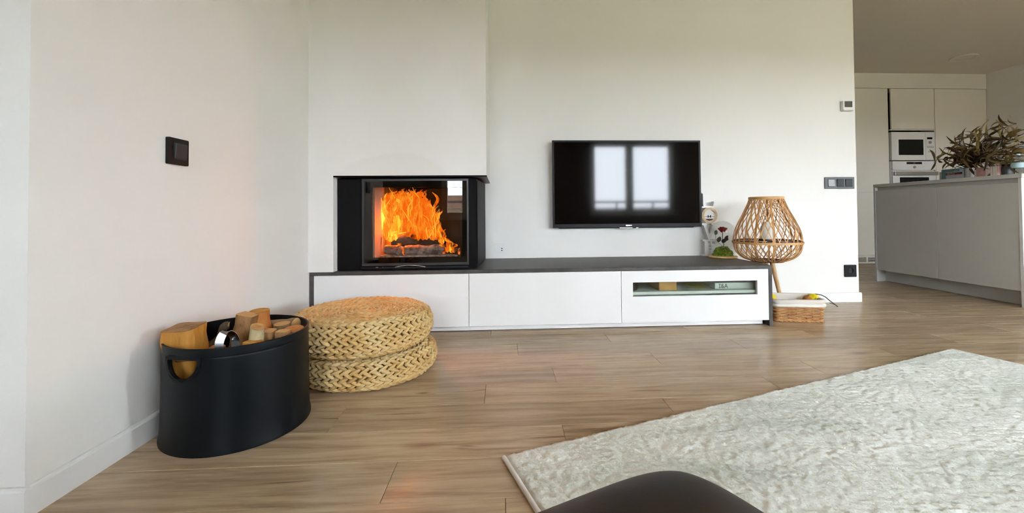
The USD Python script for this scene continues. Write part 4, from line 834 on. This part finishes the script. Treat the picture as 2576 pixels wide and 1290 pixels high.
# ================================================================== leather footstool in the foreground
fs = thing('leather_footstool', 'dark brown leather footstool corner rising at the bottom edge', 'footstool', (0, .1, .02))
a1, a2 = .435, -1.1569; d1_, d2_ = -np.array([math.cos(a1), math.sin(a1)]), np.array([math.cos(a2), math.sin(a2)]); cor = np.array([.2149, .5178]); Sz = .56
nb = 48; sgn = lambda x: np.sign(x)
th_, ph_ = np.meshgrid(np.linspace(0, 2*np.pi, 97)[:-1], np.linspace(-np.pi/2, np.pi/2, nb), indexing='xy')
ce = lambda x, p: np.sign(np.cos(x))*np.abs(np.cos(x))**p; se = lambda x, p: np.sign(np.sin(x))*np.abs(np.sin(x))**p
X = ce(ph_, .296)*ce(th_, .256); Y = ce(ph_, .296)*se(th_, .256); Z = se(ph_, .296)
puff = .016*np.clip(1-np.maximum(abs(X), abs(Y))**2.5, 0, 1)*(Z > 0); side = 1+.0*Z
pxy = cor+((1-X)[..., None]*Sz/2*d1_)+((1-Y)[..., None]*Sz/2*d2_); pz = .2395+np.where(Z > 0, .19, .222)*Z+puff*.5
V = np.concatenate([pxy, pz[..., None]], -1).reshape(-1, 3); n = 96; F = []
for i in range(nb-1):
    for k in range(n):
        A, B_, C_, D = i*n+k, i*n+(k+1) % n, (i+1)*n+(k+1) % n, (i+1)*n+k; F += [(A, B_, C_), (A, C_, D)]
fm = trimesh.Trimesh(V, np.array(F), process=False); fm.merge_vertices(); fm.update_faces(fm.nondegenerate_faces()); fm.fix_normals(); obj('cushion', fm, 'leather', fs, True)

# ================================================================== on the kitchen island
ZI = .9455
bx_ = thing('food_carton', 'teal and white carton with a red lettered band on the island', 'carton', (3.92, 3.47, ZI))
obj('side', cbox(3.905, 3.975, 3.41, 3.56, ZI, 1.048, .001), 'teal_card', bx_); obj('printed_front', cbox(3.901, 3.905, 3.375, 3.52, ZI, 1.02, .0008), 'grey_card', bx_)
obj('red_band', box(3.8995, 3.9012, 3.385, 3.518, .995, 1.014), 'maroon_print', bx_)
tx = meshkit.text_mesh('MEZCLA', .011, .0006, bold=True); v = tx.vertices.copy(); tx.vertices = np.stack([3.8992-v[:, 2], 3.508-v[:, 0], .999+v[:, 1]], 1); tx.invert(); obj('lettering', tx, 'grey_card', bx_)
obj('flap', box(3.93, 3.97, 3.565, 3.60, ZI, 1.03), 'grey_card', bx_)
vs = thing('dried_eucalyptus', 'big spray of curling dried brown-green leaves in a small white vase', 'plant', (3.98, 3.36, ZI))
obj('vase', lathe([(0, ZI), (.030, ZI), (.034, ZI+.004), (.030, ZI+.05), (.036, ZI+.10), (.033, ZI+.10), (.026, ZI+.05), (.0, ZI+.02)], 32, (3.98, 3.40, 0)), 'vase_white', vs, 40)
rg_ = np.random.default_rng(5); cen = np.array([3.99, 3.26, 1.19]); nl = 0
for k in range(36):
    tgt = cen+np.array([rg_.normal(0, .10), rg_.uniform(-.42, .33), rg_.uniform(-.19, .19)]); tgt[2] = min(tgt[2], 1.40-.22*abs(tgt[1]-cen[1])); b0 = np.array([3.98, 3.40, ZI+.09]); mid = (b0+tgt)/2+[rg_.normal(0, .03), .03, .06]
    pth = CubicSpline([0, .5, 1], np.array([b0, mid, tgt]))(np.linspace(0, 1, 12)); obj('twig', tube(pth, np.linspace(.004, .0016, 12), 6), 'twig', vs, True)
    for j in range(8):
        p = pth[int(rg_.integers(4, 12))]; dv = np.array([rg_.normal(0, .6), rg_.normal(0, 1), rg_.normal(-.05, .8)]); dv /= np.linalg.norm(dv); L = rg_.uniform(.075, .16)
        obj('leaf', leaf(p, p+dv*L, rg_.uniform(.014, .022), (rg_.normal(-.6, .5), rg_.normal(), rg_.normal()), rg_.uniform(.12, .38), 8, .0008), 'dry_leaf' if rg_.random() < .55 else 'dry_leaf_dark', vs, True); nl += 1
pk = thing('pink_box', 'pale pink striped box on the kitchen island under the dried plant', 'box', (3.93, 3.20, ZI))
obj('body', cbox(3.895, 3.985, 3.12, 3.275, ZI, 1.037, .002), 'pink_card', pk); obj('stripe', cat_([box(3.8935, 3.8952, y, y+w, ZI+.012, 1.034) for y, w in ((3.125, .03), (3.16, .012), (3.178, .008), (3.19, .006), (3.20, .004))]), 'cream', pk); obj('lid_edge', box(3.893, 3.987, 3.276, 3.287, ZI, 1.02), 'cream', pk)
sm = thing('dark_jar', 'dark smoky jar between the pink box and the clear bottle', 'jar', (3.94, 3.10, ZI)); obj('body', lathe([(0, ZI), (.030, ZI), (.034, ZI+.01), (.034, ZI+.075), (.028, ZI+.085), (0, ZI+.085)], 28, (3.945, 3.098, 0)), 'smoke_plastic', sm, 40); obj('lid', lathe([(0, ZI+.0855), (.03, ZI+.0855), (.03, ZI+.098), (0, ZI+.10)], 28, (3.945, 3.098, 0)), 'black_plastic', sm, 40)
wb = thing('water_bottle', 'clear ribbed plastic bottle with a pale blue label on the island', 'bottle', (3.93, 3.03, ZI))
rb = [(0, ZI), (.036, ZI)]+[(.0365+.0028*math.sin(i*1.57), ZI+.004+i*.0045) for i in range(12)]+[(.037, ZI+.06), (.037, ZI+.105), (.030, ZI+.125), (.013, ZI+.14), (.013, ZI+.155)]
obj('body', lathe(rb, 36, (3.935, 3.022, 0)), 'clear_plastic', wb, True); obj('label', lathe([(.0376, ZI+.062), (.038, ZI+.064), (.038, ZI+.10), (.0376, ZI+.102)], 36, (3.935, 3.022, 0)), 'label_blue', wb, True); obj('cap', lathe([(0, ZI+.1555), (.015, ZI+.1555), (.015, ZI+.17), (0, ZI+.17)], 24, (3.935, 3.022, 0)), 'label_blue', wb, 40)
